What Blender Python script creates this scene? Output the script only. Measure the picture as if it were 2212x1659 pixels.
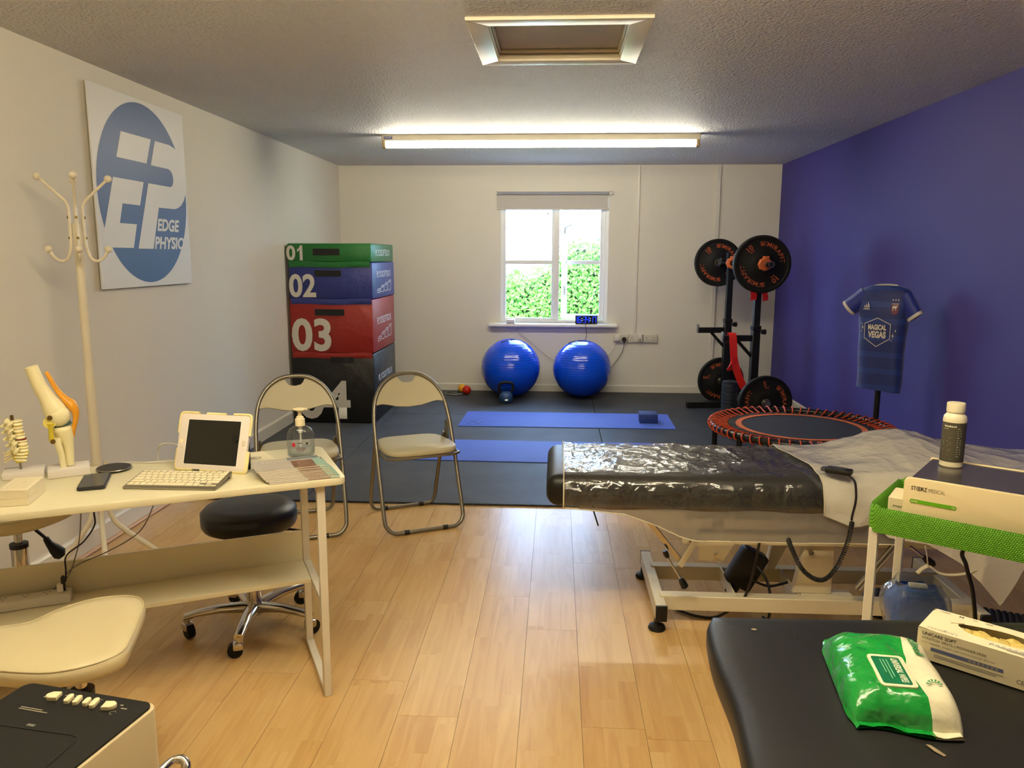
import bpy, bmesh, math, random
from math import sin, cos, pi, radians, sqrt, atan2
from mathutils import Matrix, Vector, noise
random.seed(7)
SC = bpy.context.scene
COL = SC.collection
for _o in list(bpy.data.objects):
    bpy.data.objects.remove(_o)

# ------------------------------------------------------------------ camera
cd = bpy.data.cameras.new('camera')
cam = bpy.data.objects.new('camera', cd)
COL.objects.link(cam)
cd.sensor_fit = 'HORIZONTAL'; cd.sensor_width = 36.0
cd.lens = 36.0 * 1693.52 / 2212.0
cd.clip_start = 0.05
YAW, PITCH, ROLL = -0.05625776, 0.16260211, 0.00341454
_f = Vector((sin(YAW)*cos(PITCH), cos(YAW)*cos(PITCH), -sin(PITCH)))
_r = Vector((cos(YAW), -sin(YAW), 0)); _u = _r.cross(_f)
_r2 = _r*cos(ROLL) + _u*sin(ROLL); _u2 = _u*cos(ROLL) - _r*sin(ROLL)
cam.matrix_world = Matrix(((_r2.x, _u2.x, -_f.x, 0), (_r2.y, _u2.y, -_f.y, 0),
                           (_r2.z, _u2.z, -_f.z, 1.4339), (0, 0, 0, 1)))
SC.camera = cam

# ------------------------------------------------------------------ world, sun, exposure
TUBE_STRENGTH = 50.0                      # far batten, in view
TUBE_COLOUR = (1.0, 0.92, 0.72, 1)
TUBE2_STRENGTH = 92.0                     # near batten, above the camera
TUBE2_COLOUR = (1.0, 0.85, 0.57, 1)
SKY_STRENGTH = 16.0
SKY_COLOUR = (0.42, 0.63, 1.0, 1)
SC.view_settings.view_transform = 'Standard'
SC.view_settings.look = 'None'
SC.view_settings.gamma = 1.0
SC.view_settings.use_curve_mapping = False
SC.view_settings.exposure = 0.45
w = bpy.data.worlds.new('sky'); SC.world = w; w.use_nodes = True
_bg = w.node_tree.nodes['Background']
_bg.inputs[0].default_value = SKY_COLOUR
_bg.inputs[1].default_value = SKY_STRENGTH
sd = bpy.data.lights.new('sun', 'SUN'); sd.energy = 12; sd.angle = radians(0.6); sd.color = (1, .93, .78)
so = bpy.data.objects.new('sun', sd); COL.objects.link(so)
so.rotation_euler = (radians(42), 0, radians(-25))
so.location = (0, 0, 8)
try:
    SC.cycles.use_denoising = True
    SC.cycles.caustics_reflective = False
    SC.cycles.caustics_refractive = False
    SC.cycles.transparent_max_bounces = 16
except Exception:
    pass

# ------------------------------------------------------------------ materials
def lin(c):
    return tuple(((x/255)/12.92 if x/255 <= .04045 else ((x/255+.055)/1.055)**2.4) for x in c) + (1,)
MATS = {}
def mat(name, rgb, rough=.5, metal=0.0, var=.06, vs=9.0, bump=0.0, bs=90.0, coat=0.0, sheen=0.0, spec=.5, emit=0.0, bd=.002):
    """procedural principled material: base colour with a gentle noise variation, optional noise bump"""
    if name in MATS: return MATS[name]
    m = bpy.data.materials.new(name); m.use_nodes = True; MATS[name] = m
    nt = m.node_tree; N = nt.nodes; L = nt.links; b = N['Principled BSDF']
    b.inputs['Roughness'].default_value = rough; b.inputs['Metallic'].default_value = metal
    b.inputs['Coat Weight'].default_value = coat; b.inputs['Specular IOR Level'].default_value = spec
    b.inputs['Sheen Weight'].default_value = sheen
    c = lin(rgb)
    tc = N.new('ShaderNodeTexCoord')
    nz = N.new('ShaderNodeTexNoise'); nz.inputs['Scale'].default_value = vs; nz.inputs['Detail'].default_value = 4
    L.new(tc.outputs['Object'], nz.inputs['Vector'])
    mx = N.new('ShaderNodeMix'); mx.data_type = 'RGBA'
    mx.inputs[6].default_value = tuple(x*(1-var) for x in c[:3]) + (1,)
    mx.inputs[7].default_value = tuple(min(1, x*(1+var)) for x in c[:3]) + (1,)
    L.new(nz.outputs['Fac'], mx.inputs[0]); L.new(mx.outputs[2], b.inputs['Base Color'])
    if emit:
        L.new(mx.outputs[2], b.inputs['Emission Color']); b.inputs['Emission Strength'].default_value = emit
    if bump:
        n2 = N.new('ShaderNodeTexNoise'); n2.inputs['Scale'].default_value = bs; n2.inputs['Detail'].default_value = 3
        L.new(tc.outputs['Object'], n2.inputs['Vector'])
        bp = N.new('ShaderNodeBump'); bp.inputs['Strength'].default_value = bump; bp.inputs['Distance'].default_value = bd
        L.new(n2.outputs['Fac'], bp.inputs['Height']); L.new(bp.outputs['Normal'], b.inputs['Normal'])
    return m
def film(name, rgb, tint, gloss, diff, rough=.08, bump=.3, bs=25.0, back=.45):
    """thin clear plastic or glass: transparent, with a little white scatter and a fresnel gloss"""
    if name in MATS: return MATS[name]
    m = bpy.data.materials.new(name); m.use_nodes = True; MATS[name] = m
    nt = m.node_tree; N = nt.nodes; L = nt.links
    N.remove(N['Principled BSDF']); out = N['Material Output']
    tr = N.new('ShaderNodeBsdfTransparent'); tr.inputs[0].default_value = lin(tint)
    df = N.new('ShaderNodeBsdfDiffuse'); df.inputs[0].default_value = lin(rgb)
    tl = N.new('ShaderNodeBsdfTranslucent'); tl.inputs[0].default_value = lin(rgb)
    gl = N.new('ShaderNodeBsdfGlossy'); gl.inputs['Roughness'].default_value = rough
    fr = N.new('ShaderNodeLayerWeight'); fr.inputs[0].default_value = .5
    pw_ = N.new('ShaderNodeMath'); pw_.operation = 'POWER'; pw_.inputs[1].default_value = 3.5; L.new(fr.outputs['Facing'], pw_.inputs[0])
    ml = N.new('ShaderNodeMath'); ml.operation = 'MULTIPLY_ADD'; ml.inputs[1].default_value = .55*gloss; ml.inputs[2].default_value = .045*gloss; ml.use_clamp = True
    a = N.new('ShaderNodeMixShader'); a.inputs[0].default_value = back
    L.new(df.outputs[0], a.inputs[1]); L.new(tl.outputs[0], a.inputs[2])
    b = N.new('ShaderNodeMixShader'); b.inputs[0].default_value = diff
    L.new(tr.outputs[0], b.inputs[1]); L.new(a.outputs[0], b.inputs[2])
    c = N.new('ShaderNodeMixShader')
    L.new(pw_.outputs[0], ml.inputs[0]); L.new(ml.outputs[0], c.inputs[0])
    L.new(b.outputs[0], c.inputs[1]); L.new(gl.outputs[0], c.inputs[2]); L.new(c.outputs[0], out.inputs[0])
    if bump:
        tc = N.new('ShaderNodeTexCoord'); nz = N.new('ShaderNodeTexNoise')
        nz.inputs['Scale'].default_value = bs; nz.inputs['Detail'].default_value = 2; nz.inputs['Distortion'].default_value = 1.2
        bp = N.new('ShaderNodeBump'); bp.inputs['Strength'].default_value = bump; bp.inputs['Distance'].default_value = .01
        L.new(tc.outputs['Object'], nz.inputs['Vector']); L.new(nz.outputs['Fac'], bp.inputs['Height'])
        for s in (gl, df): L.new(bp.outputs[0], s.inputs['Normal'])
        L.new(bp.outputs[0], fr.inputs['Normal'])
    return m
def nodes_of(m):
    return m.node_tree.nodes, m.node_tree.links, m.node_tree.nodes['Principled BSDF']

# ------------------------------------------------------------------ mesh builder
class MB:
    def __init__(s): s.v = []; s.f = []
    def add(s, vs, fs, M=None):
        o = len(s.v)
        s.v += [tuple(M @ Vector(p)) if M is not None else tuple(p) for p in vs]
        s.f += [tuple(i+o for i in f) for f in fs]
        return s
    def box(s, x0, y0, z0, x1, y1, z1, b=0, seg=2, M=None):
        if b <= 0:
            vs = [(x, y, z) for z in (z0, z1) for y in (y0, y1) for x in (x0, x1)]
            return s.add(vs, [(0,2,3,1),(4,5,7,6),(0,1,5,4),(2,6,7,3),(0,4,6,2),(1,3,7,5)], M)
        bm = bmesh.new(); bmesh.ops.create_cube(bm, size=1)
        for v in bm.verts:
            v.co = Vector(((x0+x1)/2+v.co.x*(x1-x0), (y0+y1)/2+v.co.y*(y1-y0), (z0+z1)/2+v.co.z*(z1-z0)))
        bmesh.ops.bevel(bm, geom=bm.edges[:], offset=min(b, .49*min(x1-x0, y1-y0, z1-z0)), segments=seg, profile=.5, affect='EDGES')
        return s.bm(bm, M)
    def bm(s, bm, M=None):
        bm.verts.index_update()
        s.add([v.co.copy() for v in bm.verts], [[v.index for v in f.verts] for f in bm.faces], M); bm.free(); return s
    def cyl(s, p0, p1, r0, r1=None, n=16, caps=True, M=None):
        r1 = r0 if r1 is None else r1
        p0, p1 = Vector(p0), Vector(p1); d = (p1-p0).normalized()
        a = d.orthogonal().normalized(); c = d.cross(a)
        vs = []
        for p, r in ((p0, r0), (p1, r1)):
            vs += [p + (a*cos(2*pi*i/n) + c*sin(2*pi*i/n))*r for i in range(n)]
        fs = [(i, (i+1) % n, n+(i+1) % n, n+i) for i in range(n)]
        if caps: fs += [tuple(range(n-1, -1, -1)), tuple(range(n, 2*n))]
        return s.add(vs, fs, M)
    def tube(s, pts, r, n=8, closed=False, M=None, flat=None):
        """round (or flattened) tube swept along a polyline"""
        P = [Vector(p) for p in pts]; k = len(P)
        R = r if isinstance(r, (list, tuple)) else [r]*k
        T = []
        for i in range(k):
            a = P[i-1] if (i > 0 or closed) else P[i]
            b = P[(i+1) % k] if (i < k-1 or closed) else P[i]
            T.append((b-a).normalized())
        nrm = T[0].orthogonal().normalized(); vs = []
        for i in range(k):
            nrm = (nrm - T[i]*nrm.dot(T[i]))
            nrm = nrm.normalized() if nrm.length > 1e-6 else T[i].orthogonal().normalized()
            bn = T[i].cross(nrm)
            for j in range(n):
                a = 2*pi*j/n
                vs.append(P[i] + nrm*(cos(a)*R[i]) + bn*(sin(a)*R[i]*(flat or 1)))
        fs = []
        for i in range(k if closed else k-1):
            i2 = (i+1) % k
            for j in range(n):
                fs.append((i*n+j, i*n+(j+1) % n, i2*n+(j+1) % n, i2*n+j))
        if not closed:
            fs += [tuple(range(n-1, -1, -1)), tuple((k-1)*n+j for j in range(n))]
        return s.add(vs, fs, M)
    def lathe(s, prof, n=24, M=None, caps=True):
        vs = [(r*cos(2*pi*j/n), r*sin(2*pi*j/n), z) for r, z in prof for j in range(n)]
        fs = [(i*n+j, i*n+(j+1) % n, (i+1)*n+(j+1) % n, (i+1)*n+j) for i in range(len(prof)-1) for j in range(n)]
        if caps:
            fs += [tuple(range(n-1, -1, -1)), tuple((len(prof)-1)*n+j for j in range(n))]
        return s.add(vs, fs, M)
    def sph(s, c, r, nu=16, nv=10, sc=(1,1,1), M=None):
        vs = [(c[0], c[1], c[2]-r*sc[2])]
        for i in range(1, nv):
            t = -pi/2 + pi*i/nv
            vs += [(c[0]+r*sc[0]*cos(t)*cos(2*pi*j/nu), c[1]+r*sc[1]*cos(t)*sin(2*pi*j/nu), c[2]+r*sc[2]*sin(t)) for j in range(nu)]
        vs.append((c[0], c[1], c[2]+r*sc[2])); e = len(vs)-1
        fs = [(0, 1+(j+1) % nu, 1+j) for j in range(nu)]
        for i in range(nv-2):
            fs += [(1+i*nu+j, 1+i*nu+(j+1) % nu, 1+(i+1)*nu+(j+1) % nu, 1+(i+1)*nu+j) for j in range(nu)]
        fs += [(e, 1+(nv-2)*nu+j, 1+(nv-2)*nu+(j+1) % nu) for j in range(nu)]
        return s.add(vs, fs, M)
    def prism(s, poly, h0, h1, b=0, M=None):
        """polygon (ccw, x/y) extruded from h0 to h1, optional bevelled rim"""
        if b <= 0:
            n = len(poly)
            vs = [(x, y, h0) for x, y in poly] + [(x, y, h1) for x, y in poly]
            return s.add(vs, [tuple(range(n-1, -1, -1)), tuple(range(n, 2*n))] + [(i, (i+1) % n, n+(i+1) % n, n+i) for i in range(n)], M)
        bm = bmesh.new(); vb = [bm.verts.new((x, y, h0)) for x, y in poly]; f = bm.faces.new(vb)
        r = bmesh.ops.extrude_face_region(bm, geom=[f])
        tv = [g for g in r['geom'] if isinstance(g, bmesh.types.BMVert)]
        for v in tv: v.co.z = h1
        bmesh.ops.recalc_face_normals(bm, faces=bm.faces[:])
        ed = [e for e in bm.edges if abs(e.verts[0].co.z-e.verts[1].co.z) < 1e-7]
        bmesh.ops.bevel(bm, geom=ed, offset=b, segments=2, profile=.5, affect='EDGES')
        return s.bm(bm, M)
    def grid(s, fn, nu, nv, wu=False, wv=False, M=None):
        """fn(u,v) sampled over 0..1"""
        vs = [fn(i/(nu if wu else nu-1), j/(nv if wv else nv-1)) for i in range(nu) for j in range(nv)]
        fs = []
        for i in range(nu if wu else nu-1):
            for j in range(nv if wv else nv-1):
                i2, j2 = (i+1) % nu, (j+1) % nv
                fs.append((i*nv+j, i2*nv+j, i2*nv+j2, i*nv+j2))
        return s.add(vs, fs, M)
    def build(s, name, m, parent=None, smooth=38, fix=True):
        me = bpy.data.meshes.new(name)
        me.from_pydata(s.v, [], s.f)
        if fix:
            bm = bmesh.new(); bm.from_mesh(me); bmesh.ops.recalc_face_normals(bm, faces=bm.faces[:]); bm.to_mesh(me); bm.free()
        if smooth:
            me.polygons.foreach_set('use_smooth', [True]*len(me.polygons))
            if smooth < 180: me.set_sharp_from_angle(angle=radians(smooth))
        me.materials.append(m); me.update()
        return link(bpy.data.objects.new(name, me), parent)
def link(o, parent=None):
    COL.objects.link(o)
    if parent is not None: o.parent = parent
    return o
def tag(o, label=None, cat=None, group=None, kind=None):
    for k, v in (('label', label), ('category', cat), ('group', group), ('kind', kind)):
        if v: o[k] = v
    return o
def thing(name, label, cat, loc=(0,0,0), rz=0.0, group=None, parent=None):
    o = link(bpy.data.objects.new(name, None), parent)
    o.empty_display_size = .05
    o.location = loc; o.rotation_euler = (0, 0, rz)
    return tag(o, label, cat, group)
def copy_thing(root, loc, rz, label=None, group=None):
    r = root.copy(); COL.objects.link(r); r.location = loc; r.rotation_euler = (0, 0, rz)
    if label: r['label'] = label
    if group: r['group'] = group
    for ch in list(root.children):
        c = ch.copy(); COL.objects.link(c); c.parent = r
        for g in list(ch.children):
            d = g.copy(); COL.objects.link(d); d.parent = c
    return r
def inst(src, parent, loc=(0,0,0), rot=(0,0,0), sc=(1,1,1), name=None):
    o = bpy.data.objects.new(name or src.name.split('.')[0], src.data); link(o, parent)
    o.location = loc; o.rotation_euler = rot; o.scale = sc
    return o
def frame_m(o, r, u):
    r = Vector(r).normalized(); u = Vector(u); u = (u - r*u.dot(r)).normalized(); n = r.cross(u)
    return Matrix(((r.x, u.x, n.x, o[0]), (r.y, u.y, n.y, o[1]), (r.z, u.z, n.z, o[2]), (0, 0, 0, 1)))
def text(body, size, m, parent, o, r, u, bold=0.0, sx=1.0, shear=0.0, align='LEFT', sp=1.0, ls=1.0, bend=None, off=.0006, name='lettering', wave=None):
    """flat printed lettering as thin geometry in the plane (o, r, u)"""
    cu = bpy.data.curves.new('txt', 'FONT'); cu.body = body; cu.size = size; cu.align_x = align
    cu.offset = bold*size; cu.space_character = sp; cu.space_line = ls; cu.shear = shear; cu.resolution_u = 4
    ob = bpy.data.objects.new('txt', cu)
    me = bpy.data.meshes.new_from_object(ob); bpy.data.objects.remove(ob)
    F = frame_m(o, r, u)
    for v in me.vertices:
        x, y = v.co.x*sx, v.co.y
        if bend:                     # (radius, start angle): letters run clockwise round a circle
            a = bend[1] - x/bend[0]; rr = bend[0] + y
            x, y = rr*cos(a), rr*sin(a)
        z = off + (wave(x, y) if wave else 0)
        v.co = F @ Vector((x, y, z))
    me.name = name; me.materials.clear(); me.materials.append(m)
    return link(bpy.data.objects.new(name, me), parent)
def marks(rects, m, parent, o, r, u, off=.0006, name='print'):
    """flat printed quads given as polygons in the plane (o, r, u)"""
    F = frame_m(o, r, u); b = MB()
    for p in rects: b.add([(x, y, off) for x, y in p], [tuple(range(len(p)))], F)
    return b.build(name, m, parent, smooth=0, fix=False)
def R4(x, y, w_, h_): return [(x, y), (x+w_, y), (x+w_, y+h_), (x, y+h_)]
def stroke(pts, w_, closed=False):
    """polyline -> list of thin quads"""
    q = []; k = len(pts)
    for i in range(k if closed else k-1):
        a = Vector(pts[i]); b = Vector(pts[(i+1) % k]); d = (b-a)
        if d.length < 1e-9: continue
        d.normalize(); n = Vector((-d.y, d.x))*w_/2; a = a-d*w_*.3; b = b+d*w_*.3
        q.append([tuple(a-n), tuple(b-n), tuple(b+n), tuple(a+n)])
    return q
def rrect(x0, y0, x1, y1, r, n=5):
    p = []
    for cx, cy, a0 in ((x1-r, y1-r, 0), (x0+r, y1-r, 90), (x0+r, y0+r, 180), (x1-r, y0+r, 270)):
        p += [(cx+r*cos(radians(a0+90*i/n)), cy+r*sin(radians(a0+90*i/n))) for i in range(n+1)]
    return p
def spline(pts, n=8, closed=False):
    P = [Vector(p) for p in pts]; k = len(P); out = []
    for i in range(k if closed else k-1):
        p0 = P[i-1] if (i > 0 or closed) else P[i]; p1 = P[i]; p2 = P[(i+1) % k]
        p3 = P[(i+2) % k] if (i+2 < k or closed) else p2
        for j in range(n):
            t = j/n
            out.append(.5*((2*p1) + (p2-p0)*t + (2*p0-5*p1+4*p2-p3)*t*t + (3*p1-p0-3*p2+p3)*t**3))
    if not closed: out.append(P[-1])
    return out
def fbm(x, y, z=0, s=1.0): return noise.noise(Vector((x*s, y*s, z)))

# common materials
WHITE = mat('white_paint', (226, 221, 208), .55)
WMETAL = mat('white_enamel', (214, 207, 188), .35)
BLACKP = mat('black_plastic', (15, 15, 15), .42, spec=.4)
BLACKM = mat('black_powder_coat', (14, 14, 15), .45, spec=.35)
CHROME = mat('chrome', (205, 200, 192), .12, 1.0, var=.03)
STEEL = mat('satin_steel', (150, 146, 136), .33, 1.0, var=.05)
RUBBER = mat('black_rubber', (13, 13, 13), .6, bump=.2, bs=200, spec=.3)
GLASS = film('window_glass', (255,255,255), (250,252,252), .9, .0, .02, bump=0)
# ------------------------------------------------------------------ room shell
XL, XR, YB, YF, H = -2.263, 2.237, 8.222, -1.6, 2.34
def struct(name, mb, m, parent=None, smooth=0, **k):
    o = mb.build(name, m, parent, smooth=smooth, **k)
    if parent is None: o['kind'] = 'structure'
    return o
wall_m = mat('wall_emulsion', (224, 218, 203), .7, var=.025, vs=2.5, bump=.12, bs=160)
blue_m = mat('blue_emulsion', (70, 62, 142), .6, spec=.3, var=.05, vs=2.0, bump=.1, bs=140)
ceil_m = mat('stippled_ceiling', (232, 230, 230), .6, var=.03, vs=3, bump=1.0, bs=70, bd=.03)
trim_m = mat('gloss_trim', (222, 217, 203), .3, var=.02)

T = .25
struct('wall_left', MB().box(XL-T, YF-T, -.1, XL, YB+T, H+.1), wall_m)
struct('wall_right', MB().box(XR, YF-T, -.1, XR+T, YB+T, H+.1), blue_m)
struct('wall_rear', MB().box(XL, YF-T, -.1, XR, YF, H+.1), wall_m)
WX0, WX1, WZ0, WZ1 = -.585, .525, .735, 2.02
b = MB()
b.box(XL, YB, -.1, WX0, YB+T, H+.1).box(WX1, YB, -.1, XR, YB+T, H+.1)
b.box(WX0, YB, -.1, WX1, YB+T, WZ0).box(WX0, YB, WZ1, WX1, YB+T, H+.1)
struct('wall_back', b, wall_m)
# ceiling with the hatch opening
HX0, HX1, HY0, HY1 = -.30, .295, 3.25, 3.86
b = MB()
b.box(XL-T, YF-T, H, HX0, YB+T, H+.2).box(HX1, YF-T, H, XR+T, YB+T, H+.2)
b.box(HX0, YF-T, H, HX1, HY0, H+.2).box(HX0, HY1, H, HX1, YB+T, H+.2)
struct('ceiling', b, ceil_m)

# floor: slab, laminate planks, rubber tiles
slab_m = mat('floor_underlay', (70, 52, 36), .8)
floor = struct('floor', MB().box(XL-T, YF-T, -.1, XR+T, YB+T, -.009), slab_m)
pl = bpy.data.materials.new('laminate_maple'); pl.use_nodes = True
N, L, B = nodes_of(pl)
B.inputs['Roughness'].default_value = .30; B.inputs['Specular IOR Level'].default_value = .32
tc = N.new('ShaderNodeTexCoord'); oi = N.new('ShaderNodeObjectInfo'); sp = N.new('ShaderNodeSeparateXYZ')
L.new(tc.outputs['Object'], sp.inputs[0])
def math_n(op, a, c=None, k=None):
    n = N.new('ShaderNodeMath'); n.operation = op
    for i, x in enumerate((a, c)):
        if x is None: continue
        if isinstance(x, (int, float)): n.inputs[i].default_value = x
        else: L.new(x, n.inputs[i])
    return n.outputs[0]
sx_ = math_n('FLOOR', math_n('DIVIDE', math_n('ADD', sp.outputs[0], .097), .0647))
cv = N.new('ShaderNodeCombineXYZ'); L.new(sx_, cv.inputs[0]); L.new(oi.outputs['Random'], cv.inputs[1])
wn = N.new('ShaderNodeTexWhiteNoise'); wn.noise_dimensions = '3D'; L.new(cv.outputs[0], wn.inputs['Vector'])
blk = math_n('FLOOR', math_n('ADD', math_n('DIVIDE', sp.outputs[1], .42), math_n('MULTIPLY', wn.outputs['Value'], 3.0)))
cv2 = N.new('ShaderNodeCombineXYZ'); L.new(sx_, cv2.inputs[0]); L.new(blk, cv2.inputs[1]); L.new(oi.outputs['Random'], cv2.inputs[2])
wn2 = N.new('ShaderNodeTexWhiteNoise'); wn2.noise_dimensions = '3D'; L.new(cv2.outputs[0], wn2.inputs['Vector'])
mp = N.new('ShaderNodeVectorMath'); mp.operation = 'MULTIPLY'; mp.inputs[1].default_value = (28, 2.2, 1); L.new(tc.outputs['Object'], mp.inputs[0])
ad = N.new('ShaderNodeVectorMath'); ad.operation = 'ADD'; L.new(mp.outputs[0], ad.inputs[0]); L.new(wn2.outputs['Color'], ad.inputs[1])
ad2 = N.new('ShaderNodeVectorMath'); ad2.operation = 'MULTIPLY_ADD'; L.new(wn2.outputs['Color'], ad2.inputs[0]); ad2.inputs[1].default_value = (40, 40, 40); L.new(mp.outputs[0], ad2.inputs[2])
gr = N.new('ShaderNodeTexNoise'); gr.inputs['Scale'].default_value = 1.0; gr.inputs['Detail'].default_value = 5; gr.inputs['Distortion'].default_value = 1.1; L.new(ad2.outputs[0], gr.inputs['Vector'])
rp = N.new('ShaderNodeValToRGB'); L.new(wn2.outputs['Value'], rp.inputs[0])
rp.color_ramp.elements[0].color = lin((198, 161, 102)); rp.color_ramp.elements[1].color = lin((208, 175, 117))
mx = N.new('ShaderNodeMix'); mx.data_type = 'RGBA'; mx.blend_type = 'MULTIPLY'; mx.inputs[0].default_value = .30
rg = N.new('ShaderNodeValToRGB'); L.new(gr.outputs['Fac'], rg.inputs[0])
rg.color_ramp.elements[0].position = .35; rg.color_ramp.elements[0].color = lin((205, 170, 130)); rg.color_ramp.elements[1].position = .6; rg.color_ramp.elements[1].color = (1, 1, 1, 1)
L.new(rp.outputs[0], mx.inputs[6]); L.new(rg.outputs[0], mx.inputs[7]); L.new(mx.outputs[2], B.inputs['Base Color'])
PW, PL, GAP = .1935, 1.31, .0011
src = MB().box(-PW/2+GAP/2, -PL/2+GAP/2, -.009, PW/2-GAP/2, PL/2-GAP/2, 0).build('plank', pl, floor, smooth=0)
joint = {-1: 3.145, 0: 2.853, 1: 3.532, -2: 3.56}         # y of a visible end joint per course
first = True
for c in range(-11, 12):
    x = -.003 + c*PW
    if x-PW/2 > XR or x+PW/2 < XL: continue
    j = joint.get(c, 2.4 + PL*random.random())
    k0 = math.floor((YF - j)/PL)
    for k in range(k0, 8):
        y0 = j + k*PL; y1 = y0+PL
        ya, yb_ = max(y0, YF), min(y1, 4.42)
        if yb_-ya < .05: continue
        if first: o = src; first = False
        else: o = inst(src, floor)
        o.location = (x, (ya+yb_)/2, 0); o.scale = (1, (yb_-ya)/PL, 1)
        xa, xb = max(x-PW/2, XL), min(x+PW/2, XR)
        if xb-xa < PW-.001: o.scale[0] = (xb-xa)/PW; o.location[0] = (xa+xb)/2
rub = mat('rubber_matting', (50, 54, 60), .5, var=.25, vs=260, bump=.0)
N, L, B = nodes_of(rub)
tc = N.new('ShaderNodeTexCoord'); mpn = N.new('ShaderNodeMapping'); mpn.inputs['Rotation'].default_value = (0, 0, radians(38))
L.new(tc.outputs['Object'], mpn.inputs['Vector'])
wv = N.new('ShaderNodeTexWave'); wv.inputs['Scale'].default_value = 36; wv.inputs['Distortion'].default_value = .4; wv.inputs['Detail'].default_value = 1
L.new(mpn.outputs[0], wv.inputs['Vector'])
n3 = N.new('ShaderNodeTexNoise'); n3.inputs['Scale'].default_value = 3.0; n3.inputs['Detail'].default_value = 6; L.new(tc.outputs['Object'], n3.inputs['Vector'])
bp = N.new('ShaderNodeBump'); bp.inputs['Strength'].default_value = .8; bp.inputs['Distance'].default_value = .004
L.new(wv.outputs['Fac'], bp.inputs['Height']); L.new(bp.outputs[0], B.inputs['Normal'])
mr = N.new('ShaderNodeMapRange'); mr.inputs['To Min'].default_value = .38; mr.inputs['To Max'].default_value = .62
L.new(n3.outputs['Fac'], mr.inputs['Value']); L.new(mr.outputs[0], B.inputs['Roughness'])
xs = [XL+.002, -1.475, .365, 2.2, XR-.002]; ys = [4.358, 5.65, 6.94, YB-.016]
for i in range(4):
    for j in range(3):
        if xs[i+1]-xs[i] < .02: continue
        t = MB().box(-(xs[i+1]-xs[i])/2+.002, -(ys[j+1]-ys[j])/2+.001, 0, (xs[i+1]-xs[i])/2-.002, (ys[j+1]-ys[j])/2-.001, .012, b=.002, seg=1).build('rubber_tile', rub, floor)
        t.location = ((xs[i]+xs[i+1])/2, (ys[j]+ys[j+1])/2, 0)

# skirting boards
def skirt(name, p0, p1, nrm, h=.088, t=.016, z0=0.0):
    p0, p1, n = Vector(p0), Vector(p1), Vector(nrm)
    prof = [(0, z0), (t, z0), (t, h-.012), (t*.55, h-.003), (.003, h), (0, h)]
    vs = [p + n*a + Vector((0, 0, z)) for p in (p0, p1) for a, z in prof]; k = len(prof)
    return struct(name, MB().add(vs, [(i, (i+1) % k, k+(i+1) % k, k+i) for i in range(k)] + [tuple(range(k)), tuple(range(2*k-1, k-1, -1))]), trim_m)
skirt('baseboard_back', (XL, YB, 0), (XR, YB, 0), (0, -1, 0))
skirt('baseboard_left', (XL, YF, 0), (XL, YB-.016, 0), (1, 0, 0), .11)
skirt('baseboard_right', (XR, YF, 0), (XR, YB-.016, 0), (-1, 0, 0), .10)
# wood bead where the laminate meets the left skirting
bead_m = mat('wood_bead', (205, 165, 128), .4)
struct('trim_1', MB().cyl((XL+.022, YF, .004), (XL+.022, 4.35, .004), .011, n=10), bead_m, smooth=40)
# cable conduits on the back wall
struct('trim_2', MB().box(.802, YB-.016, .62, .828, YB, H, b=.002, seg=1), trim_m)
struct('trim_3', MB().box(1.596, YB-.024, .08, 1.632, YB, H, b=.002, seg=1), trim_m)

# ------------------------------------------------------------------ window
upvc = mat('window_gloss_white', (232, 230, 226), .3, var=.02)
win = link(bpy.data.objects.new('window_1', None)); win['kind'] = 'structure'
FY = YB+.03
b = MB()
b.box(WX0, FY, WZ0, WX0+.032, FY+.07, WZ1).box(WX1-.032, FY, WZ0, WX1, FY+.07, WZ1)
b.box(WX0+.032, FY, WZ1-.04, WX1-.032, FY+.07, WZ1).box(WX0+.032, FY, WZ0, WX1-.032, FY+.07, WZ0+.03)
b.build('window_frame', upvc, win, smooth=0)
MX0, MX1 = -.038, .022
MB().box(MX0, FY-.004, WZ0+.03, MX1, FY+.07, WZ1-.04, b=.004, seg=1).build('mullion', upvc, win)
def leaf(x0, x1, z0, z1, st, zt, par, name):
    q = MB()
    q.box(x0, 0, z0, x0+st, .045, z1, b=.004, seg=1).box(x1-st, 0, z0, x1, .045, z1, b=.004, seg=1)
    q.box(x0+st, .002, z0, x1-st, .043, z0+st).box(x0+st, .002, z1-st, x1-st, .043, z1)
    q.box(x0+st, .004, zt-.02, x1-st, .041, zt+.02, b=.004, seg=1)
    f = q.build(name, upvc, par)
    for a, c in ((z0+st, zt-.02), (zt+.02, z1-st)):
        MB().box(x0+st-.003, .020, a-.003, x1-st+.003, .024, c+.003).build('pane', GLASS, f, smooth=0)
    return f
fx = leaf(WX0+.032, MX0, WZ0+.03, WZ1-.04, .02, 1.364, win, 'fixed_sash'); fx.location = (0, FY+.012, 0)
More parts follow.
